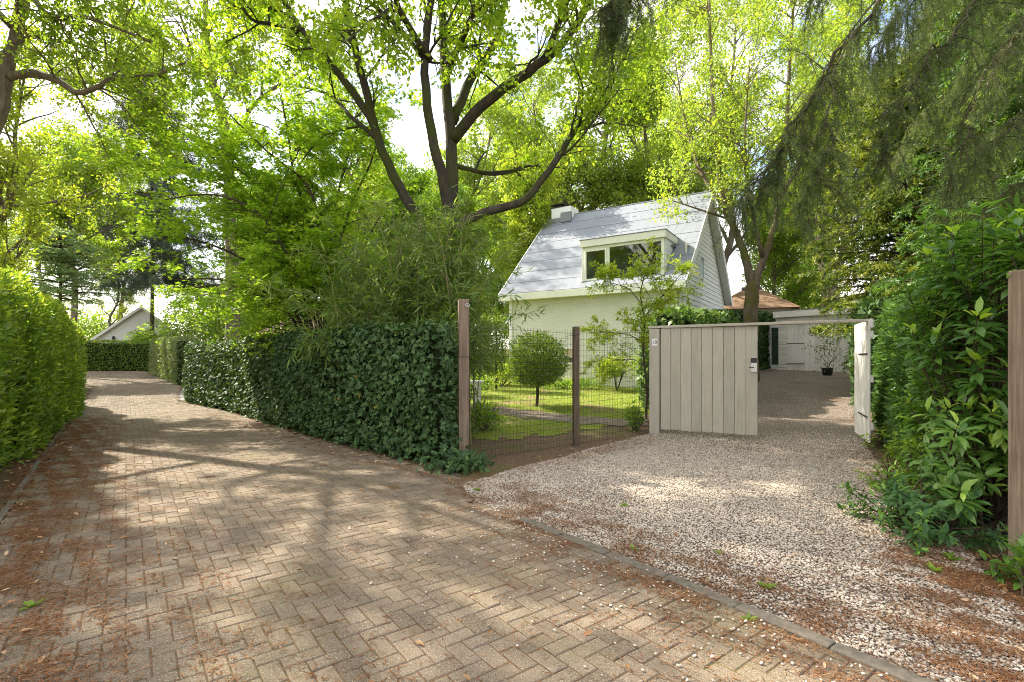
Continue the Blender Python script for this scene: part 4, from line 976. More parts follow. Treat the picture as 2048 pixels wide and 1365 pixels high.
mb.leaves(IVY, P - np.array([-.62, 6.8, 0]), rng.normal(0, .6, (n, 3)) + np.array([.1, -.3, -.3]), rng.normal(0, .4, (n, 3)) + np.array([0, -.5, .8]), .08 * rng.uniform(.6, 1.2, n), rng.random(n) * .9)
o = mb.build('ivy_plant', L_IVY); o.location = (-.62, 6.8, 0); tag(o, 'loose ivy spreading over the ground at the foot of the raw post', 'ivy')
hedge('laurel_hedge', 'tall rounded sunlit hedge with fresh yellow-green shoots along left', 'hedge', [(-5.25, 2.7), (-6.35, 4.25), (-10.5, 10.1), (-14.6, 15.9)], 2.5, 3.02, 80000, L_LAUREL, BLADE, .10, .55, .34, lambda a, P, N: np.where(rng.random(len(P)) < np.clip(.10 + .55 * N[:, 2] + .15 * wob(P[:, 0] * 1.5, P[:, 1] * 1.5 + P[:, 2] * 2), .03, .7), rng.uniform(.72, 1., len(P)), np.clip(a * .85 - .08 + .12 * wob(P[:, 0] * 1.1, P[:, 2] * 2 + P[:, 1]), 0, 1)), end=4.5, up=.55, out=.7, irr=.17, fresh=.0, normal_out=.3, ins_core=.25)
hedge('laurel_hedge', 'small dark bluish hedge just past the tall rounded hedge', 'hedge', [(-16.6, 18.4), (-19.6, 22.3)], 1.2, 2.1, 7000, L_IVY, BLADE, .12, .4, .15, None, end=.4)
hedge('clipped_hedge', 'low clipped sunlit hedge across the far bend of the lane', 'hedge', [(-31.5, 35.4), (-28, 37.0), (-24.4, 37.8), (-20, 38)], 1.4, 2.15, 16000, L_HEDGE, BLADE, .13, .3, .15, None, end=0, fresh=.2)
hedge('clipped_hedge', 'grey-green clipped hedge past the paved side entrance', 'hedge', [(-15.6, 24.7), (-19.2, 29.0), (-23.2, 33.7)], 1.1, 2.3, 16000, L_YEW, BLADE, .11, .25, .14, None, end=0)
hedge('ivy_hedge', 'dark ivy-covered wall between the house gable and shed', 'hedge', [(8.6, 21.8), (10.6, 23.6), (12.6, 25.4)], .8, 2.75, 9000, L_IVY, IVY, .15, .3, .16, ivy_a, end=0, up=-.3)
hedge('ivy_hedge', 'bushy lighter ivy mound rising behind the closed gate', 'hedge', [(3.6, 12.6), (4.6, 13.9), (6.9, 16.6)], 1.1, 2.55, 11000, leaf_mat('light_ivy', [(0, (.05, .10, .025)), (.7, (.12, .21, .05)), (1, (.22, .30, .07))], .25), IVY, .12, .5, .25, None, end=.5, irr=.16, up=-.1)
hedge('ivy_hedge', 'ivy-clad hedge beside the drive just in front of shed', 'hedge', [(8.6, 12.0), (11.2, 15.2), (14.8, 19.6)], 1.2, 2.6, 12000, L_IVY, IVY, .13, .45, .2, ivy_a, end=.6, irr=.12)
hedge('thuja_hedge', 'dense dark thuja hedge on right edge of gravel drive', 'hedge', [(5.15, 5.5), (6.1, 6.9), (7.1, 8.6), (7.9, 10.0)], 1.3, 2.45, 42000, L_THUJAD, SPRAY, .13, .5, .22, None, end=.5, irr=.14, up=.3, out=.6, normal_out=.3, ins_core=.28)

# ================================================================== SHRUBS IN THE GARDEN
def blob_leaves(mb, c, rad, n, tmpl, size, shell=.35, up=.3, out=.6, a_lo=.1, a_hi=.95, zmin=None):
    d = norm(rng.normal(0, 1, (n, 3))); rr = (1 - shell * rng.random(n) ** 1.5)
    P = np.array(c) + d * rr[:, None] * np.array(rad) * (1 + .11 * wob(d[:, 0] * 4, d[:, 1] * 4 + d[:, 2] * 3, 1.2))[:, None]
    if zmin is not None: k = P[:, 2] > zmin; P = P[k]; d = d[k]; n = len(P)
    mb.leaves(tmpl, P, d * out + norm(rng.normal(0, 1, P.shape)) + np.array([0, 0, up]), d * .5 + rng.normal(0, .5, P.shape), size * rng.uniform(.65, 1.25, n), rng.uniform(a_lo, a_hi, n))
bx_ = at(1073, 818, 13.6); bx_[2] = g1(bx_[0], bx_[1])
t = thing('ball_shrub', 'round clipped standard bush on a thin stem in the lawn', 'shrub', bx_)
tm = MB(); traced(tm, [(0, 0, -.1), (.03, 0, .4), (0, .02, .8), (.02, 0, 1.3)], .045, .03, 8)
for k in range(16): tm.tube(wander((0, 0, .75 + .03 * k), rng.normal(0, 1, 3) * np.array([1, 1, .3]) + np.array([0, 0, .6]), .75, 4, .15, np.zeros(3)), np.linspace(.015, .004, 5), 4, cap=False)
tm.build('trunk', B_TWIG, t, True); cm = MB()
blob_leaves(cm, (0, 0, 1.25), (.80, .80, .72), 9000, BLADE, .075, .5, zmin=.58); blob_leaves(cm, (0, 0, .95), (.74, .74, .45), 3500, BLADE, .075, .4, zmin=.55); cm.build('crown', L_BOX, t)

q = at(1292, 815, 11.6); q[2] = g1(q[0], q[1])
t = thing('young_tree', 'slender young tree with yellow-green tiers in front of the house', 'tree', q)
tm = MB(); tr_ = traced(tm, [(0, 0, -.1), (.02, 0, .7), (-.06, .0, 1.5), (-.02, .05, 2.2), (-.12, 0, 2.8), (-.02, 0, 3.3), (.18, 0, 3.75)], .032, .008, 8)
side = traced(tm, [(-.02, .05, 2.3), (.15, .0, 2.55), (.50, -.05, 2.95), (.85, 0, 3.35)], .018, .005, 6)
s2 = traced(tm, [(-.04, 0, 1.7), (-.35, .05, 1.9), (-.75, .0, 1.95), (-1.15, 0, 2.0)], .014, .004, 5)
s3 = traced(tm, [(-.03, 0, 1.2), (-.3, 0, 1.35), (-.7, 0, 1.35), (-1.1, .1, 1.45)], .012, .004, 5)
s4 = traced(tm, [(-.1, 0, 2.6), (-.4, 0, 2.95), (-.8, .05, 3.1), (-1.1, 0, 3.2)], .012, .004, 5)
tw = grow(tm, [(tr_[0], tr_[1], .3)] + [(a, b, .15) for a, b in (side, s2, s3, s4)], [dict(dens=8.5, L=(.35, .85), ang=60, jit=.12, trop=(0, 0, -.01), r=.008, flat=.6, min=3), dict(dens=9, L=(.12, .3), ang=50, jit=.15, trop=(0, 0, -.02), r=.004, seg=3, flat=.6, k=3, min=2)])
tm.build('trunk', B_TWIG, t, True); cm = MB(); twig_leaves(cm, tw, BLADE, 16, .08, .035, .6, flat=.4); cm.build('crown', L_YOUNG, t); print('young', len(tw) * 9)

def bush(name, label, xy, rad, zc, n, mat, tmpl=BLADE, size=.09, cat='shrub', group=None, stems=7, shell=.8, zmin=.02):
    b = np.array([*xy, g1(*xy)]); t = thing(name, label, cat, b, 0, group); tm = MB(); cm = MB()
    for k in range(stems):
        a = rng.uniform(0, 6.28); e = np.array([math.cos(a) * rad[0] * .6, math.sin(a) * rad[1] * .6, zc + rad[2] * rng.uniform(0, .7)])
        tm.tube(np.array([(0, 0, -.05), e * .5 + rng.normal(0, .05, 3), e]), [.018, .012, .005], 5, cap=False)
    tm.build('stems', B_TWIG, t)
    m_ = 6
    for k in range(m_):
        a = rng.uniform(0, 6.28); o = np.array([math.cos(a) * rad[0], math.sin(a) * rad[1], rng.uniform(-.5, .6) * rad[2]]) * .45
        blob_leaves(cm, np.array([0, 0, zc]) + o, np.array(rad) * rng.uniform(.45, .75), n // m_, tmpl, size, shell, zmin=zmin)
    cm.build('foliage', mat, t); return t
q = at(1238, 770, 17); bush('shrub', 'loose bright green shrub against the brick house wall', (q[0] - .1, 16.9), (.75, .6, .6), .75, 1500, L_YOUNG, size=.11)
q = at(1300, 850, 10.2); bush('shrub', 'small leafy plant at the base of the numbered gate post', (2.45, 10.2), (.22, .2, .35), .32, 350, L_GREEN, size=.09)
q = at(1340, 745, 14.6); bush('shrub', 'dark airy shrub behind the young tree by the wall corner', (4.4, 15.6), (.7, .6, .7), .95, 1500, L_GREEN, size=.09)
for i, (x, lb) in enumerate([(958, 'pleached tree with slim trunk, nearer the raw timber post'), (992, 'pleached tree with slim trunk, nearer the left corner of the house')]):
    q = at(x, 760, 17.5); b = np.array([q[0], q[1], g1(q[0], q[1])]); t = thing('pleached_tree', lb, 'tree', b, 0, 'clipped screen trees beside the house'); tm = MB(); traced(tm, [(0, 0, -.1), (.02, 0, 1.2), (0, 0, 2.5)], .05, .02, 7); tm.build('trunk', B_TWIG, t, True)
    cm = MB(); P = rng.uniform(-1, 1, (2600, 3)) * np.array([.36, .3, .95]) + np.array([0, 0, 1.55]); cm.leaves(BLADE, P, rng.normal(0, 1, P.shape), rng.normal(0, 1, P.shape) + np.array([0, 0, .5]), .10 * rng.uniform(.6, 1.2, len(P)), rng.random(len(P))); cm.build('crown', L_HEDGE, t)
for (x, y, rad, zc, n, m_, lb) in [(-1.6, 15.5, (1.2, .8, .5), .45, 2600, L_GREEN, 'low green border plants left of the round bush'), (-.4, 18.5, (1.1, .7, .55), .5, 2400, L_YOUNG, 'yellow-green border shrub by the left house corner'), (-.55, 10.2, (.45, .5, .4), .3, 900, L_GREEN, 'leafy clump on the soil just behind the raw post'),
                              (1.9, 17.6, (1.3, .4, .25), .2, 1300, L_GREEN, 'low ground cover along the foot of the house wall')]:
    bush('border_shrub', lb, (x, y), rad, zc, n, m_, size=.10)
q = at(1675, 735, 20.5); pt = thing('potted_plant', 'dark pot with thin climbing plant standing by the shed', 'potted plant', (12.75, 20.7, g1(12.75, 20.7)))
mb = MB(); mb.tube([(0, 0, 0), (0, 0, .28), (0, 0, .32)], [.16, .21, .22], 14); mb.build('pot', M_BLACK, pt, True)
mb = MB(); 
for k in range(4): mb.tube(wander((0, 0, .25), rng.normal(0, .25, 3) + np.array([0, 0, 1]), 1.8, 6, .12, np.zeros(3)), np.linspace(.012, .004, 7), 4, cap=False)
mb.build('stems', B_TWIG, pt); cm = MB(); P = rng.normal(0, 1, (420, 3)) * np.array([.28, .15, .6]) + np.array([0, 0, 1.2]); cm.leaves(BLADE, P, rng.normal(0, 1, P.shape), rng.normal(0, 1, P.shape), .10, rng.random(420)); cm.build('foliage', L_THUJA, pt)

# ================================================================== RIGHT-HAND SHRUBS
def whorl_shrub(name, label, base, tips, mat, size, per=9, wid=BLADE, fresh=.25, stem_r=.02, cat='shrub', droop=-.1, back=3, zmin=.1):
    """big-leaved shrub: stems to each tip, leaves in whorls along the last part of every shoot"""
    base = np.array(base, float); t = thing(name, label, cat, base); tm = MB(); cm = MB()
    for tp in tips:
        tp = np.array(tp, float) - base; mid = tp * np.array([.45, .45, .55]) + rng.normal(0, .06, 3); root = rng.normal(0, .08, 3) * np.array([1, 1, 0]) + np.array([0, 0, -.05])
        p, r = smooth_path([root, mid, tp], [stem_r, stem_r * .6, stem_r * .2], 4); tm.tube(p, r, 5, cap=False)
        d = norm(p[-1] - p[-3]); d = norm(d + np.array([0, 0, .35]))
        for w in range(back):
            c = tp - d * w * size * .55; n = per if w else per // 2 + 1
            ph = rng.uniform(0, 6.28) + np.arange(n) * 2.4; q1 = norm(np.cross(d, [.3, .5, 1.])); q2 = np.cross(d, q1)
            out_ = np.cos(ph)[:, None] * q1 + np.sin(ph)[:, None] * q2
            young = rng.random() < fresh and w == 0
            D = out_ * (1. if not young else .55) + d * (.25 + .5 * (w == 0)) + rng.normal(0, .15, (n, 3)) + np.array([0, 0, droop * (w + .5)])
            N = d * .8 + np.array([0, 0, .8]) + rng.normal(0, .25, (n, 3))
            P_ = np.repeat(c[None], n, 0) + rng.normal(0, .01, (n, 3)) - d * rng.uniform(0, .05, n)[:, None]
            k = P_[:, 2] > -base[2] + zmin * 0
            a = rng.uniform(.88, 1., n) if young else np.clip(rng.normal(.42, .2, n), 0, .85)
            cm.leaves(wid, P_, D, N, size * rng.uniform(.7, 1.15, n) * (.8 if young else 1), a)
    tm.build('stems', B_TWIG, t, True); cm.build('foliage', mat, t); return t
WIDE = T([(0, 0, 0), (.10, 0, 0), (.36, .15, .04), (.36, 0, 0), (.36, -.15, .04), (.7, .14, .0), (.7, 0, -.05), (.7, -.14, .0), (1, 0, -.15)], [(1, 3, 2), (1, 4, 3), (2, 3, 6, 5), (3, 4, 7, 6), (5, 6, 8), (6, 7, 8)])
tips = []
for k in range(330):
    x = rng.uniform(3.25, 4.9); y = rng.uniform(3.75, 5.4); z = rng.uniform(1.0, 3.0)
    lim = 3.35 + max(0, (1.9 - z)) * .5 + max(0, z - 2.1) * .45 + (y - 4.2) * .55
    if x > lim + rng.normal(0, .06) and z < 2.25 + .55 * (x - 3.2) + .1 * rng.normal(): tips.append((x, y, z))
whorl_shrub('laurel_shrub', 'large glossy big-leaved evergreen shrub above the speckled one', (4.25, 4.6, 0), tips, L_RHODO, .165, 8, WIDE, .22, .015)
tips = [(3.55 + .6 * a, 3.35 + .35 * b, 2.15 + .55 * c) for a, b, c in rng.random((26, 3))]
whorl_shrub('laurel_shrub', 'big-leaved evergreen sprays covering the head of right post', (4.5, 3.7, 0), tips, L_RHODO, .16, 8, WIDE, .3, .02)
tips = []
for k in range(150):
    x = rng.uniform(3.1, 4.5); y = rng.uniform(3.7, 5.3); z = rng.uniform(.45, 1.2)
    if x > 3.45 + (y - 4.3) * .55 + abs(z - .85) * .35 + .1 * rng.normal(): tips.append((x, y, z))
whorl_shrub('aucuba_shrub', 'yellow-speckled evergreen shrub in the middle of right border', (4.1, 4.5, 0), tips, L_AUC, .15, 7, WIDE, .35, .018)
tips = [(2.95 + .75 * a + .2 * b, 3.65 + 1.3 * b, c * .48 + .06) for a, b, c in rng.random((85, 3))]
whorl_shrub('low_shrub', 'low dark green shrub spreading at the gravel edge', (3.5, 4.3, 0), tips, leaf_mat('low_shrub_leaf', [(0, (.03, .09, .025)), (.6, (.07, .16, .04)), (1, (.18, .34, .05))], .3), .095, 7, WIDE, .35, .01)
tips = [(3.55 + .75 * a + .45 * b, 4.75 + 1.2 * b, c * .65 + .08) for a, b, c in rng.random((60, 3))]
whorl_shrub('low_shrub', 'bright small-leaved shrub spilling below the thuja hedge end', (4.1, 5.3, 0), tips, L_GREEN, .07, 8, WIDE, .5, .008)
tips = [(3.2 + .18 * a, 3.2 + .18 * b, .12 + .2 * c) for a, b, c in rng.random((5, 3))]
whorl_shrub('aucuba_seedling', 'small speckled seedling at the foot of the right post', (3.24, 3.25, 0), tips, L_AUC, .15, 7, WIDE, .2, .008, 'plant')
tips = [(3.52 + .35 * a, 3.1 + .3 * b, .75 + .5 * c) for a, b, c in rng.random((7, 3))]
whorl_shrub('aucuba_shrub', 'speckled sprigs hanging in front of the right timber post', (3.85, 3.3, 0), tips, L_AUC, .15, 5, WIDE, .3, .010)

# ================================================================== BAMBOO
b0 = np.array([-1.9, 9.7, 0.]); t = thing('bamboo', 'arching bamboo clump rising behind the ivy hedge', 'bamboo', b0); tm = MB(); cm = MB(); tw = []
for k in range(150):
    x = rng.uniform(-1.45, 1.2); y = rng.uniform(-.55, .9) - x * .35; h = rng.uniform(2.4, 4.9) * (1 - .13 * abs(x - .2)) ; ln = rng.normal(0, .38, 3); ln[2] = 0
    c = np.array([(x, y, 0), (x + ln[0] * .3, y + ln[1] * .3, h * .5), (x + ln[0] * .9, y + ln[1] * .9, h * .85), (x + ln[0] * 1.9, y + ln[1] * 1.9, h)])
    p, r = smooth_path(c, [.012, .010, .006, .003], 4); tm.tube(p, r, 5, cap=False)
    for j in range(24):
        u = rng.uniform(.42, 1.); q, d, _ = along(p, min(u, .999)); a = rng.uniform(0, 6.28)
        tw.append(wander(q, np.array([math.cos(a), math.sin(a), .35]), rng.uniform(.2, .55), 3, .1, np.array([0, 0, -.18]))); tm.tube(tw[-1], .0022, 3, cap=False)
for k in range(26):     # long shoots leaning over the ivy
    x = rng.uniform(-1.7, 1.0); y = -.5 - x * .5
    c = wander((x, y, rng.uniform(1.6, 2.0)), (rng.normal(0, .4), -.6, .7), rng.uniform(.5, 1.0), 5, .05, np.array([0, -.03, -.28])); tm.tube(c, .003, 3, cap=False)
    for j in range(6): q, d, _ = along(c, rng.uniform(.3, .99)); tw.append(wander(q, d + rng.normal(0, .4, 3), .3, 3, .1, np.array([0, 0, -.2])))
twig_leaves(cm, tw, LONG, 8, .20, .02, .5, along_w=1.0)
tm.build('stems', B_BAMBOO, t, True); cm.build('foliage', L_BAMBOO, t); print('bamboo', len(tw) * 8)

# ================================================================== TREES
# --- big oak behind the fence, traced limbs plus unseen overhead ones added for shade
ob = np.array([-1.25, 10.6, 0.]); ob[2] = g1(ob[0], ob[1])
oak = thing('oak_tree', 'big spreading oak with dark bare limbs behind the bamboo', 'tree', ob); tm = MB(); limbs = []
def L_(pts, r0, r1, st): p, r = traced(tm, local([at(*q) for q in pts], ob), r0, r1, 10); limbs.append((p, r, st))
p, r = traced(tm, [(0, 0, -.3)] + local([at(905, 620, 10.6), at(904, 500, 10.6), at(905, 400, 10.6), at(903, 290, 10.7), at(893, 180, 10.8), at(886, 60, 11), at(880, -120, 11.2), at(890, -330, 11.4)], ob), .175, .06, 12); limbs.append((p, r, .55))
L_([(906, 470, 10.5), (882, 345, 10.2), (858, 240, 9.9), (850, 120, 9.7), (862, 0, 9.5), (880, -160, 9.2)], .12, .05, .5)
L_([(906, 280, 10.7), (960, 215, 10.4), (1022, 168, 10.1), (1092, 118, 9.9), (1150, 55, 9.7), (1205, -50, 9.5), (1260, -160, 9.3)], .125, .045, .3)
L_([(905, 460, 10.5), (950, 432, 10.5), (1040, 405, 10.5), (1097, 345, 10.5), (1150, 262, 10.6), (1213, 200, 10.7), (1224, 140, 10.8), (1260, 60, 11)], .10, .03, .3)
L_([(905, 245, 10.8), (945, 152, 11.2), (988, 92, 11.5), (1008, 15, 11.8), (1030, -80, 12)], .11, .04, .3)
L_([(895, 620, 10.8), (858, 480, 11.0), (800, 375, 11.1), (757, 280, 11.0), (737, 205, 10.8), (713, 110, 10.6), (690, 0, 10.4), (665, -140, 10.2)], .125, .06, .5)
L_([(747, 250, 11.0), (690, 165, 11.2), (640, 102, 11.4), (590, 42, 11.6), (550, -40, 11.8), (500, -120, 12)], .09, .04, .3)
L_([(608, 60, 11.5), (548, 50, 11.5), (502, 38, 11.4), (470, -10, 11.3), (430, -40, 11.2)], .05, .02, .2)
L_([(893, 150, 10.8), (940, 40, 9.6), (1010, -120, 8.6)], .08, .03, .2)
L_([(860, 120, 9.7), (800, 20, 8.8), (760, -110, 8.0)], .07, .03, .2)
def LW(pts, r0, r1, st=.15): p, r = traced(tm, local(pts, ob), r0, r1, 8); limbs.append((p, r, st))
LW([at(690, 0, 10.4), (-4.2, 9.6, 10.2), (-5.6, 8.4, 11.3), (-6.8, 7.4, 12)], .08, .02)  # limbs from here reach above the view, added to shade gravel and lane
LW([at(862, 0, 9.5), (-1.8, 8.2, 10.4), (-2.4, 6.8, 11.2), (-3.2, 5.6, 11.8)], .08, .02)
LW([at(1092, 118, 9.9), (1.4, 8.8, 8.9), (2.0, 7.4, 10), (2.4, 6.2, 10.8)], .07, .02)
LW([at(880, -120, 11.2), (-.6, 10, 12.5), (.6, 8.8, 13.2)], .07, .02)
LW([at(757, 280, 11), (-3.6, 11.4, 6.9), (-4.4, 12.2, 7.8), (-5.4, 12.8, 8.3)], .06, .02)
LW([at(850, 120, 9.7), (-2.2, 9.2, 7.6), (-3.0, 8.8, 8.0), (-3.9, 8.6, 8.2)], .05, .015)
LW([at(905, 330, 10.7), (-.4, 11.4, 5.6), (.4, 12.0, 6.0), (1.3, 12.4, 6.1)], .06, .015)
tw = grow(tm, limbs, [dict(dens=3.2, L=(.8, 2.0), ang=55, jit=.17, trop=(0, 0, .02), r=.03, k=5, seg=5, st=.1, min=2), dict(dens=3.6, L=(.35, .95), ang=50, jit=.2, trop=(0, 0, 0), r=.012, k=4, st=.15, min=2), dict(dens=5.5, L=(.12, .38), ang=48, jit=.2, trop=(0, 0, 0), r=.005, k=3, seg=3, min=2)], .004)
tm.build('trunk', B_OAK, oak, True); cm = MB(); twig_leaves(cm, tw, OAK, 9, .108, .07, .4); cm.build('crown', L_OAK, oak); print('oak', len(tw) * 8)

# --- oak at the left edge
ob = np.array([-14.6, 12.0, 0.]); t = thing('oak_tree', 'pale-barked oak with crooked limbs at the left edge', 'tree', ob); tm = MB(); limbs = []
p, r = traced(tm, [(0, 0, -.3)] + local([at(-150, 560, 12), at(-75, 400, 12), at(-8, 235, 12), at(12, 145, 12), at(30, 80, 12), at(48, 0, 12), at(70, -120, 12), at(80, -260, 12)], ob), .21, .08, 12); limbs.append((p, r, .62))
L_([(18, 155, 12), (70, 147, 11.8), (120, 166, 11.6), (165, 186, 11.4), (230, 156, 11.2), (310, 150, 11.0), (380, 120, 10.8)], .10, .02, .25)
L_([(26, 100, 12), (60, 74, 12), (110, 82, 12), (170, 92, 12), (240, 120, 12)], .06, .015, .2)
L_([(55, -20, 12), (100, 33, 11.4), (160, 33, 11.0), (230, 55, 10.7), (300, 85, 10.4)], .07, .02, .2)
L_([(60, -80, 12), (160, -120, 11), (280, -130, 10), (420, -160, 9.2)], .09, .02, .15)
L_([(50, 0, 12), (-60, -120, 11), (-160, -200, 10)], .09, .02, .15)
L_([(70, -120, 12), (200, -260, 10.5), (380, -380, 9)], .09, .02, .15)
L_([(20, 120, 12), (-80, 60, 11.5), (-160, -40, 11)], .09, .02, .2)
L_([(30, 60, 12), (60, -120, 9.5), (150, -420, 7.8)], .08, .02, .2)
def LW(pts, r0, r1, st=.15): p, r = traced(tm, local(pts, ob), r0, r1, 8); limbs.append((p, r, st))
LW([at(48, 0, 12), (-10.4, 10.6, 10.8), (-9.0, 9.4, 11.6), (-7.6, 8.4, 11.9)], .09, .02)  # overhead limbs out of view, added to throw shade on the lane
LW([at(60, -80, 12), (-10.8, 12, 12.2), (-9.2, 11.8, 13.0), (-7.6, 11, 13.4)], .09, .02)
LW([at(30, 60, 12), (-12.0, 10.0, 10.4), (-11.4, 8.2, 11.0), (-10.2, 6.6, 11.3)], .08, .02)
LW([at(5, 215, 12), (-13.2, 10.6, 8.0), (-13.4, 9.0, 8.9), (-13.2, 7.4, 9.4)], .08, .02)
LW([at(70, -120, 12), (-12.6, 13, 13), (-13.4, 14, 14.2)], .08, .02)
LW([at(12, 145, 12), (-11.6, 13.0, 8.6), (-11.0, 14.0, 9.0), (-10.2, 14.8, 9.6)], .06, .02)
tw = grow(tm, limbs, [dict(dens=3.0, L=(.8, 2.0), ang=55, jit=.15, trop=(0, 0, .01), r=.025, k=5, seg=5, st=.1, min=2), dict(dens=3.4, L=(.35, .95), ang=50, jit=.2, trop=(0, 0, 0), r=.010, k=4, st=.15, min=2), dict(dens=5.2, L=(.12, .38), ang=48, jit=.2, trop=(0, 0, 0), r=.005, k=3, seg=3, min=1)], .003)
tm.build('trunk', B_OAKL, t, True); cm = MB(); twig_leaves(cm, tw, OAK, 7, .11, .06, .45); cm.build('crown', L_OAKT, t); print('oak left', len(tw) * 7)

# --- tree with forked trunk behind the maple
ob = np.array([-10.2, 18.5, 0.]); t = thing('oak_tree', 'forked slender oak rising behind the bright maple', 'tree', ob); tm = MB(); limbs = []
p, r = traced(tm, [(0, 0, -.3)] + local([at(465, 620, 18.5), at(460, 450, 18.5), at(455, 320, 18.5), at(440, 210, 18.5), at(420, 140, 18.5), at(413, 60, 18.5), at(410, -40, 18.5), at(400, -200, 18.5)], ob), .26, .05, 10); limbs.append((p, r, .5))
L_([(422, 135, 18.5), (445, 118, 18.5), (462, 50, 18.4), (490, -30, 18.3)], .09, .03, .2)
L_([(455, 320, 18.5), (500, 220, 18.2), (560, 170, 18), (640, 120, 18)], .10, .03, .3)
L_([(440, 215, 18.5), (390, 120, 18.2), (370, 60, 18), (340, -40, 18)], .08, .02, .2)
L_([(420, 140, 18.5), (330, 60, 18), (240, 10, 17.5)], .07, .02, .2)
tw = grow(tm, limbs, [dict(dens=2.6, L=(1., 2.8), ang=52, jit=.15, trop=(0, 0, .02), r=.03, k=5, seg=5, st=.12, min=2), dict(dens=2.6, L=(.5, 1.2), ang=50, jit=.2, trop=(0, 0, 0), r=.012, k=4, st=.15, min=2), dict(dens=3.6, L=(.2, .5), ang=48, jit=.2, trop=(0, 0, 0), r=.006, k=3, seg=3, min=2)], .004)
tm.build('trunk', B_OAKL, t, True); cm = MB(); twig_leaves(cm, tw, OAK, 9, .15, .1, .45); cm.build('crown', L_OAKT, t); print('oak mid', len(tw) * 9)

# --- Japanese maple: multi-stemmed, tiered flat sprays
ob = np.array([-4.6, 12.6, 0.]); t = thing('maple_tree', 'bright green maple with tiered feathery sprays above the ivy', 'tree', ob); tm = MB(); limbs = []
def ML(pts, r0, r1, st=.3): p, r = traced(tm, [rng.normal(0, .12, 3) * np.array([1, 1, 0])] + local([at(*q) for q in pts], ob), r0, r1, 8); limbs.append((p, r, st))
ML([(612, 640, 12.4), (616, 560, 12.3), (600, 480, 12.2), (555, 405, 12), (470, 335, 11.7), (400, 285, 11.4)], .06, .015)
ML([(650, 640, 12.6), (668, 540, 12.6), (660, 460, 12.5), (680, 370, 12.4), (700, 285, 12.3), (690, 215, 12.2)], .06, .015)
ML([(640, 640, 12.4), (655, 560, 12.2), (630, 470, 12), (590, 360, 11.8), (575, 260, 11.6), (560, 190, 11.5)], .055, .015)
ML([(600, 645, 12.4), (560, 575, 12.2), (480, 515, 11.9), (390, 480, 11.7), (310, 470, 11.4)], .05, .012)
ML([(590, 645, 12.6), (520, 590, 12.6), (440, 570, 12.5), (350, 585, 12.4)], .045, .012)
ML([(660, 640, 12.7), (700, 550, 13), (740, 470, 13.2), (780, 400, 13.3)], .045, .012)
ML([(640, 640, 12.5), (600, 520, 13), (500, 400, 13.4), (380, 350, 13.6), (290, 340, 13.6)], .05, .012)
ML([(620, 640, 12.2), (590, 540, 11.6), (520, 430, 11), (430, 390, 10.6), (330, 400, 10.4)], .05, .012)
ML([(610, 640, 12.2), (540, 590, 11.6), (440, 560, 11.2), (350, 560, 11)], .045, .012)
ML([(640, 640, 12.5), (700, 420, 12), (740, 330, 11.8), (760, 260, 11.6)], .045, .012)
ML([(630, 640, 12.5), (560, 470, 12.4), (430, 320, 12.4), (340, 250, 12.4)], .045, .012)
ML([(650, 640, 12.5), (640, 500, 11.8), (620, 380, 11.3), (530, 300, 11), (460, 230, 10.8)], .05, .012)
tw = grow(tm, limbs, [dict(dens=4.2, L=(.8, 2.1), ang=58, jit=.10, trop=(0, 0, -.04), r=.015, k=4, seg=5, flat=.75, st=.15, min=2), dict(dens=4.6, L=(.35, .95), ang=42, jit=.10, trop=(0, 0, -.05), r=.006, k=3, flat=.85, st=.1, min=2), dict(dens=5.0, L=(.15, .42), ang=40, jit=.1, trop=(0, 0, -.06), r=.003, k=3, seg=3, flat=.85, min=2)], .0025)
tm.build('trunk', B_TWIG, t, True); cm = MB(); twig_leaves(cm, tw, STAR, 9, .085, .05, .75, flat=.6); cm.build('crown', L_MAPLE, t); print('maple', len(tw) * 8)

# --- beech by the house gable
ob = np.array([9.1, 19.4, 0.]); ob[2] = g1(ob[0], ob[1]); t = thing('beech_tree', 'twin-trunked beech right of the house gable', 'tree', ob); tm = MB(); limbs = []
p, r = traced(tm, [(0, 0, -.2)] + local([at(1502, 620, 19.4), at(1507, 565, 19.4)], ob), .28, .23, 12)
def BL(pts, r0, r1, st): p, r = traced(tm, local([at(*q) for q in pts], ob), r0, r1, 10); limbs.append((p, r, st))
BL([(1504, 570, 19.4), (1492, 525, 19.4), (1476, 475, 19.4), (1450, 415, 19.5), (1436, 330, 19.6), (1425, 200, 19.8), (1420, 60, 20), (1415, -120, 20.2)], .17, .04, .3)
BL([(1510, 570, 19.4), (1526, 520, 19.4), (1545, 465, 19.3), (1562, 390, 19.2), (1572, 270, 19), (1580, 120, 18.8), (1590, -60, 18.6)], .155, .04, .3)
BL([(1450, 415, 19.5), (1400, 340, 20), (1370, 240, 20.4), (1350, 120, 20.8)], .09, .02, .2)
BL([(1526, 520, 19.4), (1500, 400, 18.6), (1490, 280, 18), (1500, 120, 17.5)], .09, .02, .2)
BL([(1562, 390, 19.2), (1620, 300, 19.6), (1680, 180, 20)], .08, .02, .2)
BL([(1460, 440, 19.5), (1400, 420, 19), (1340, 400, 18.6)], .05, .015, .2)
tw = grow(tm, limbs, [dict(dens=3.0, L=(1.0, 2.8), ang=50, jit=.12, trop=(0, 0, .03), r=.03, k=5, seg=5, st=.12, min=2), dict(dens=3.2, L=(.5, 1.3), ang=48, jit=.15, trop=(0, 0, .0), r=.012, k=4, st=.15, min=2), dict(dens=4.0, L=(.2, .5), ang=45, jit=.2, trop=(0, 0, 0), r=.005, k=3, seg=3, min=1)], .003)
tm.build('trunk', B_BEECH, t, True); cm = MB(); twig_leaves(cm, tw, RHOMB, 9, .12, .08, .5); cm.build('crown', L_BEECH, t); print('beech', len(tw) * 9)

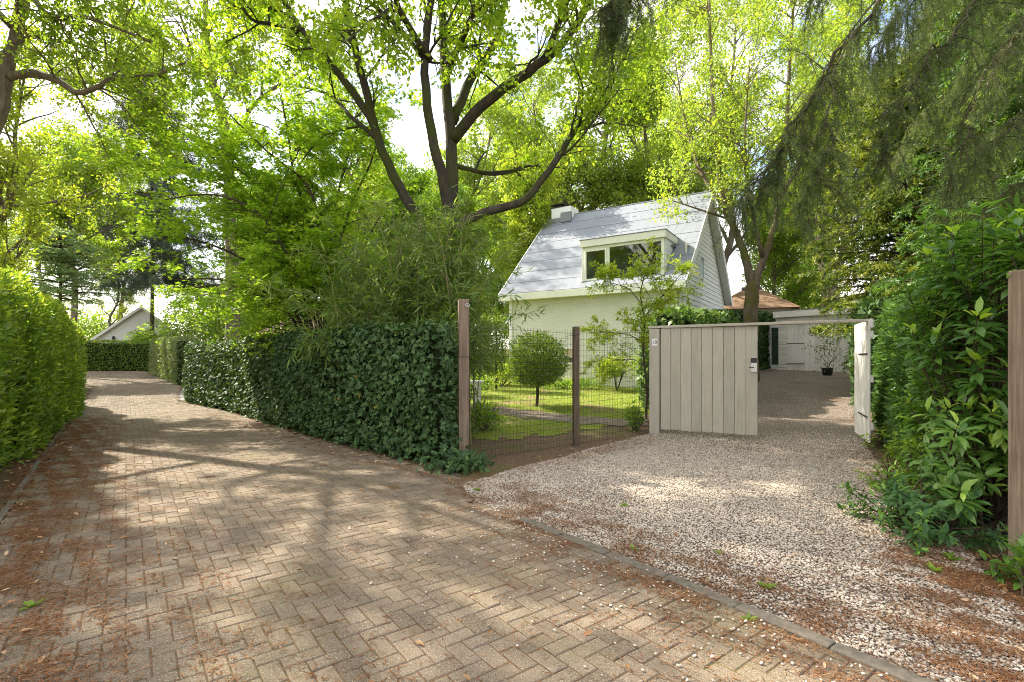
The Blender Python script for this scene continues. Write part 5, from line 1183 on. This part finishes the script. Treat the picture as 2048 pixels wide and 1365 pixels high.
# --- spruce whose boughs hang into the picture from the right
ob = np.array([8.6, 7.2, 0.]); t = thing('spruce_tree', 'dark spruce with drooping boughs hanging in from upper right', 'tree', ob); tm = MB(); nm = MB()
traced(tm, [(0, 0, -.3), (0, 0, 4), (0.1, 0, 9), (0, 0, 14)], .28, .08, 12)
def SB_(pts, r0, sl_, sp, a0=.4, fresh=.05, per=230, st=.1, size=.042): bough(tm, nm, local(pts, ob), r0, sl_, sp * 3.1, per, size, a0=a0, fresh=fresh, start=st)
TK = lambda z: (8.6, 7.2, z)
SB_([TK(9.5), at(1990, -330, 6.8), at(1850, -140, 6.6), at(1752, 0, 6.5), at(1655, 140, 6.4), at(1570, 280, 6.3), at(1510, 365, 6.2), at(1480, 400, 6.2)], .034, (.35, .8), .0125, .35, .03, st=.42)
SB_([at(1600, 240, 6.3), at(1570, 300, 6.3), at(1530, 360, 6.2), at(1490, 400, 6.15)], .012, (.6, 1.15), .011, .38, .05, st=.0)
SB_([at(1752, 0, 6.5), at(1655, 140, 6.4), at(1570, 280, 6.3)], .010, (.6, 1.15), .022, .40, .08, st=.1)
SB_([at(1700, 60, 6.4), at(1660, 220, 6.0), at(1640, 330, 5.9), at(1610, 420, 5.9)], .010, (.4, .8), .012, .42, .10, st=.2)
SB_([at(1990, -200, 7.5), at(1880, -60, 7.5), at(1800, 30, 7.6), at(1720, 120, 7.8)], .012, (.5, 1.1), .010, .45, .08, st=0)
SB_([TK(8.2), at(2050, -120, 6.6), at(1930, 40, 6.2), at(1850, 120, 6.0), at(1790, 230, 5.9), at(1770, 330, 5.9)], .016, (.35, .8), .011, .42, .12, st=.2)
SB_([TK(7.2), at(2060, 40, 6.2), at(1990, 130, 5.8), at(1930, 260, 5.6), at(1900, 380, 5.5)], .016, (.35, .8), .012, .45, .25, st=.2)
SB_([TK(6.2), at(2120, 200, 6.5), at(2020, 240, 6.2), at(1940, 330, 6.0), at(1890, 430, 6.0)], .014, (.35, .75), .012, .5, .3, st=.2)
SB_([TK(9.0), at(2060, -160, 7.6), at(1900, -60, 8.2), at(1830, 60, 8.6), at(1750, 130, 8.8)], .016, (.5, 1.1), .012, .5, .08, st=.25)
SB_([TK(10.5), at(1900, -340, 7.0), at(1760, -220, 7.0), at(1680, -60, 7.0), at(1600, 20, 7.0)], .016, (.4, .9), .013, .4, .03, st=.4)
SB_([TK(8.0), at(2200, -60, 5.6), at(2080, 20, 5.0), at(2010, 90, 4.7), at(1990, 180, 4.6)], .018, (.3, .7), .012, .4, .2, st=.2)
SB_([TK(10.5), at(1750, -520, 5.8), at(1480, -330, 5.2), at(1330, -150, 5.0), at(1250, -30, 4.9), at(1200, 20, 4.9)], .02, (.5, .95), .0055, .32, .02, st=.70)
SB_([TK(10.8), at(1800, -560, 6.2), at(1560, -300, 5.8), at(1440, -140, 5.6), at(1330, -40, 5.6)], .02, (.35, .65), .008, .35, .02, st=.55)
SB_([TK(6.8), at(2200, 180, 7.6), at(2060, 220, 8), at(1960, 290, 8.2), at(1890, 400, 8.3)], .014, (.5, 1.0), .013, .5, .1, st=.1)
SB_([TK(5.4), at(2200, 330, 7), at(2060, 360, 6.8), at(1960, 420, 6.6)], .012, (.4, .8), .013, .45, .15, st=.1)
SB_([TK(9.6), at(2200, -220, 8.2), at(2060, -60, 8.6), at(1960, 60, 9.0), at(1910, 170, 9.2)], .014, (.5, 1.1), .013, .5, .1, st=.1)
SB_([TK(7.6), at(2120, 60, 8.6), at(1980, 120, 9.4), at(1860, 210, 9.8), at(1780, 320, 9.9)], .014, (.5, 1.1), .014, .55, .1, st=.15)
tm.build('trunk', B_TWIG, t, True); nm.build('crown', L_SPRUCE, t); print('spruce faces', sum(len(f) for f in nm.F))

# --- conifers right of the drive
conifer('thuja_tree', 'golden-green feathery conifer behind the thuja hedge', 'tree', (10.9, 14.2, g1(10.9, 14.2)), 9.5, 2.5, L_THUJA, B_TWIG, low=.2, whorl=.30, nb=9, droop=.25, strandL=(.35, .8), spacing=.12, per_m=40, size=.13, tmpl=SPRAY, shape=.45, hang=.25)
conifer('thuja_tree', 'taller olive-green conifer standing furthest back on the right', 'tree', (14.8, 16.5, g1(14.8, 16.5)), 13, 3.4, L_THUJA, B_TWIG, low=.02, whorl=.38, nb=9, droop=.3, strandL=(.4, 1.), spacing=.15, per_m=34, size=.16, tmpl=SPRAY, shape=.45, hang=.3)
conifer('thuja_tree', 'dark conifer between the spruce boughs and big-leaved shrub', 'tree', (10.4, 9.6, 0.1), 12.5, 2.8, L_THUJAD, B_TWIG, low=.02, whorl=.32, nb=9, droop=.3, strandL=(.35, .8), spacing=.12, per_m=40, size=.13, tmpl=SPRAY, shape=.4, hang=.3)

conifer('thuja_tree', 'full green conifer filling the corner behind the spruce', 'tree', (12.6, 11.8, g1(12.6, 11.8)), 14, 3.2, L_THUJA, B_TWIG, low=.02, whorl=.36, nb=9, droop=.3, strandL=(.4, .9), spacing=.14, per_m=36, size=.15, tmpl=SPRAY, shape=.4, hang=.3)

# --- left background
conifer('spruce_tree', 'tall dark spruce with spreading branches standing far left', 'tree', (-29.2, 41.5, g1(-29.2, 41.5)), 26, 7.2, L_SPRUCEFAR, B_TWIG, low=.28, whorl=.95, nb=8, droop=.42, strandL=(.6, 1.5), spacing=.12, per_m=44, size=.26, shape=.75, hang=.8)
conifer('hemlock_tree', 'soft blue-green hemlock leaning over the bend of the lane', 'tree', (-21.9, 24.8, g1(-21.9, 24.8)), 7.4, 3.1, L_HEM, B_TWIG, low=.50, whorl=.30, nb=7, droop=.2, strandL=(.4, .8), spacing=.11, per_m=40, size=.12, tmpl=SPRAY, shape=.5, flat=True, hang=.2, trunk_r=.14)
ta = decid('deciduous_tree', 'light green tree with pale trunk rising behind the hemlock', 'tree', (-25.5, 29.5, g1(-25.5, 29.5)), 12.5, 5.0, L_OAKT, B_OAKL, lsize=.20, per=22, trunk_r=.22, first=.35, spread=.16, dens=.9)
tb_ = decid('deciduous_tree', 'golden-green tree at the left edge behind the tall hedge', 'tree', (-15.4, 14.6, 0), 10.5, 2.9, L_GOLD, B_OAKL, lsize=.12, per=24, trunk_r=.16, first=.25, spread=.12)
tc_ = decid('deciduous_tree', 'dense mid-green tree behind the brown-roofed house', 'tree', (-9.0, 38, g1(-9, 38)), 14, 5.5, L_GREEN, B_OAKL, lsize=.22, per=22, trunk_r=.25, first=.12, spread=.2, dens=.9)
copy_tree(tc_, (-20.5, 45, .8), 1.3, 'tall mid-green tree behind the white clapboard house', 1.05)
copy_tree(tc_, (-54, 52, .8), 2.3, 'bushy mid-green tree at far left beyond the lane bend', .95)
copy_tree(ta, (-44, 43, .6), 2.9, 'pale green tree left of the hemlock beyond the far hedge', .9)
copy_tree(tc_, (-18, 40, .5), 4.0, 'mid-green tree between the spruce and the brown roof', .8)
copy_tree(tb_, (-34.5, 44.5, .7), .9, 'golden-green tree just behind the far clipped hedge', .95)
# --- behind the house
te = decid('deciduous_tree', 'golden yellow shrub-like tree left of the house roof', 'tree', (0.9, 25.0, g1(.9, 25)), 9.0, 2.6, L_GOLD, B_OAKL, lsize=.13, per=30, trunk_r=.13, stems=3, first=.08, spread=.14, dens=1.0, ang=38)
tf_ = decid('deciduous_tree', 'airy tree with bare twin trunks above the chimney end', 'tree', (5.2, 30, g1(5.2, 30)), 15.5, 4.4, L_BEECH, B_OAKL, lsize=.16, per=16, trunk_r=.26, stems=2, first=.42, spread=.15)
tg = decid('deciduous_tree', 'sparse pale spring tree high behind the roof ridge', 'tree', (12.2, 31, g1(12.2, 31)), 20, 4.8, L_BEECH, B_OAKL, lsize=.15, per=14, trunk_r=.26, first=.3, spread=.13, ang=42)
copy_tree(tg, (19.5, 31, 1.2), 2.1, 'sparse pale tree behind the thatched roof', .9)
copy_tree(tc_, (-3.2, 27.5, .9), 2.0, 'dark leafy tree in the gap between bamboo and house', .62)
copy_tree(tc_, (3, 44, 1.4), .5, 'broad green tree far behind the house', 1.0)
copy_tree(tc_, (24, 44, 1.6), 4.1, 'broad green tree far behind the shed roof', 1.0)
copy_tree(tf_, (16.5, 26.0, 1.0), 1.1, 'tall airy tree directly behind the shed', .95)
copy_tree(tc_, (27, 30, 1.3), 3.1, 'dense green tree behind the conifers at far right', .9)
copy_tree(tf_, (8.6, 34, 1.3), 4.4, 'airy tree filling the sky between oak limbs and the beech', 1.1)
copy_tree(tf_, (1.8, 33, 1.1), 5.3, 'airy pale tree far behind the golden one', 1.15)
copy_tree(ta, (-36, 47, .9), 5.5, 'light green tree above the far clipped hedge', 1.1)
copy_tree(ta, (-37, 40, .7), .4, 'light green tree at the far left behind the tall hedge', 1.15)
copy_tree(tf_, (-5, 31, 1.0), 3.4, 'airy green tree behind the oak trunk', .95)
copy_tree(tc_, (-13.5, 47, .9), 1.1, 'broad green tree far behind the beige house', .95)
copy_tree(tc_, (12, 42, 1.5), 2.2, 'dense green tree far behind the beech trunk', .95)
copy_tree(tc_, (19, 37, 1.5), 5.2, 'dense green tree behind the flat shed', .8)
copy_tree(tc_, (-25, 53, .9), 3.9, 'dense green tree far beyond the spruce', 1.0)
copy_tree(tc_, (-3, 50, 1.2), 4.6, 'dense green tree farthest behind the oak', 1.1)
for (x, y, r_, lb) in [(-28.8, 41.5, 2.5, 'wide green shrub beyond the far hedge hiding half the white gable'), (-25.6, 41.5, 4.3, 'wide green shrub beyond the far hedge, right of the gable'), (-22.6, 40, 4.2, 'wide green shrub beyond the far hedge under the spruce'), (-39.5, 47, 4.6, 'wide green shrub left of the white gable under the hemlock'), (-15.5, 36, 2.2, 'wide green shrub between grey hedge and beige house'), (-4.5, 24, 2.0, 'wide green shrub behind the bamboo and oak trunk'), (17.5, 30, 2.0, 'wide green shrub between shed and thatched roof'), (-9.6, 21, 1.8, 'wide green shrub under the bright maple')]:
    bush('shrub', lb, (x, y), (r_, r_ * .7, r_ * .75), r_ * .75, 6000, L_GREEN, size=.24)
# --- trees left of the lane, outside the frame, that shade the bricks
copy_tree(tc_, (-16.0, 9.2, 0), 1.7, 'dense green tree out of view left of the tall hedge', .85)
copy_tree(tf_, (-13.5, 4.6, 0), 5.1, 'airy green tree out of view beside the camera', .72)
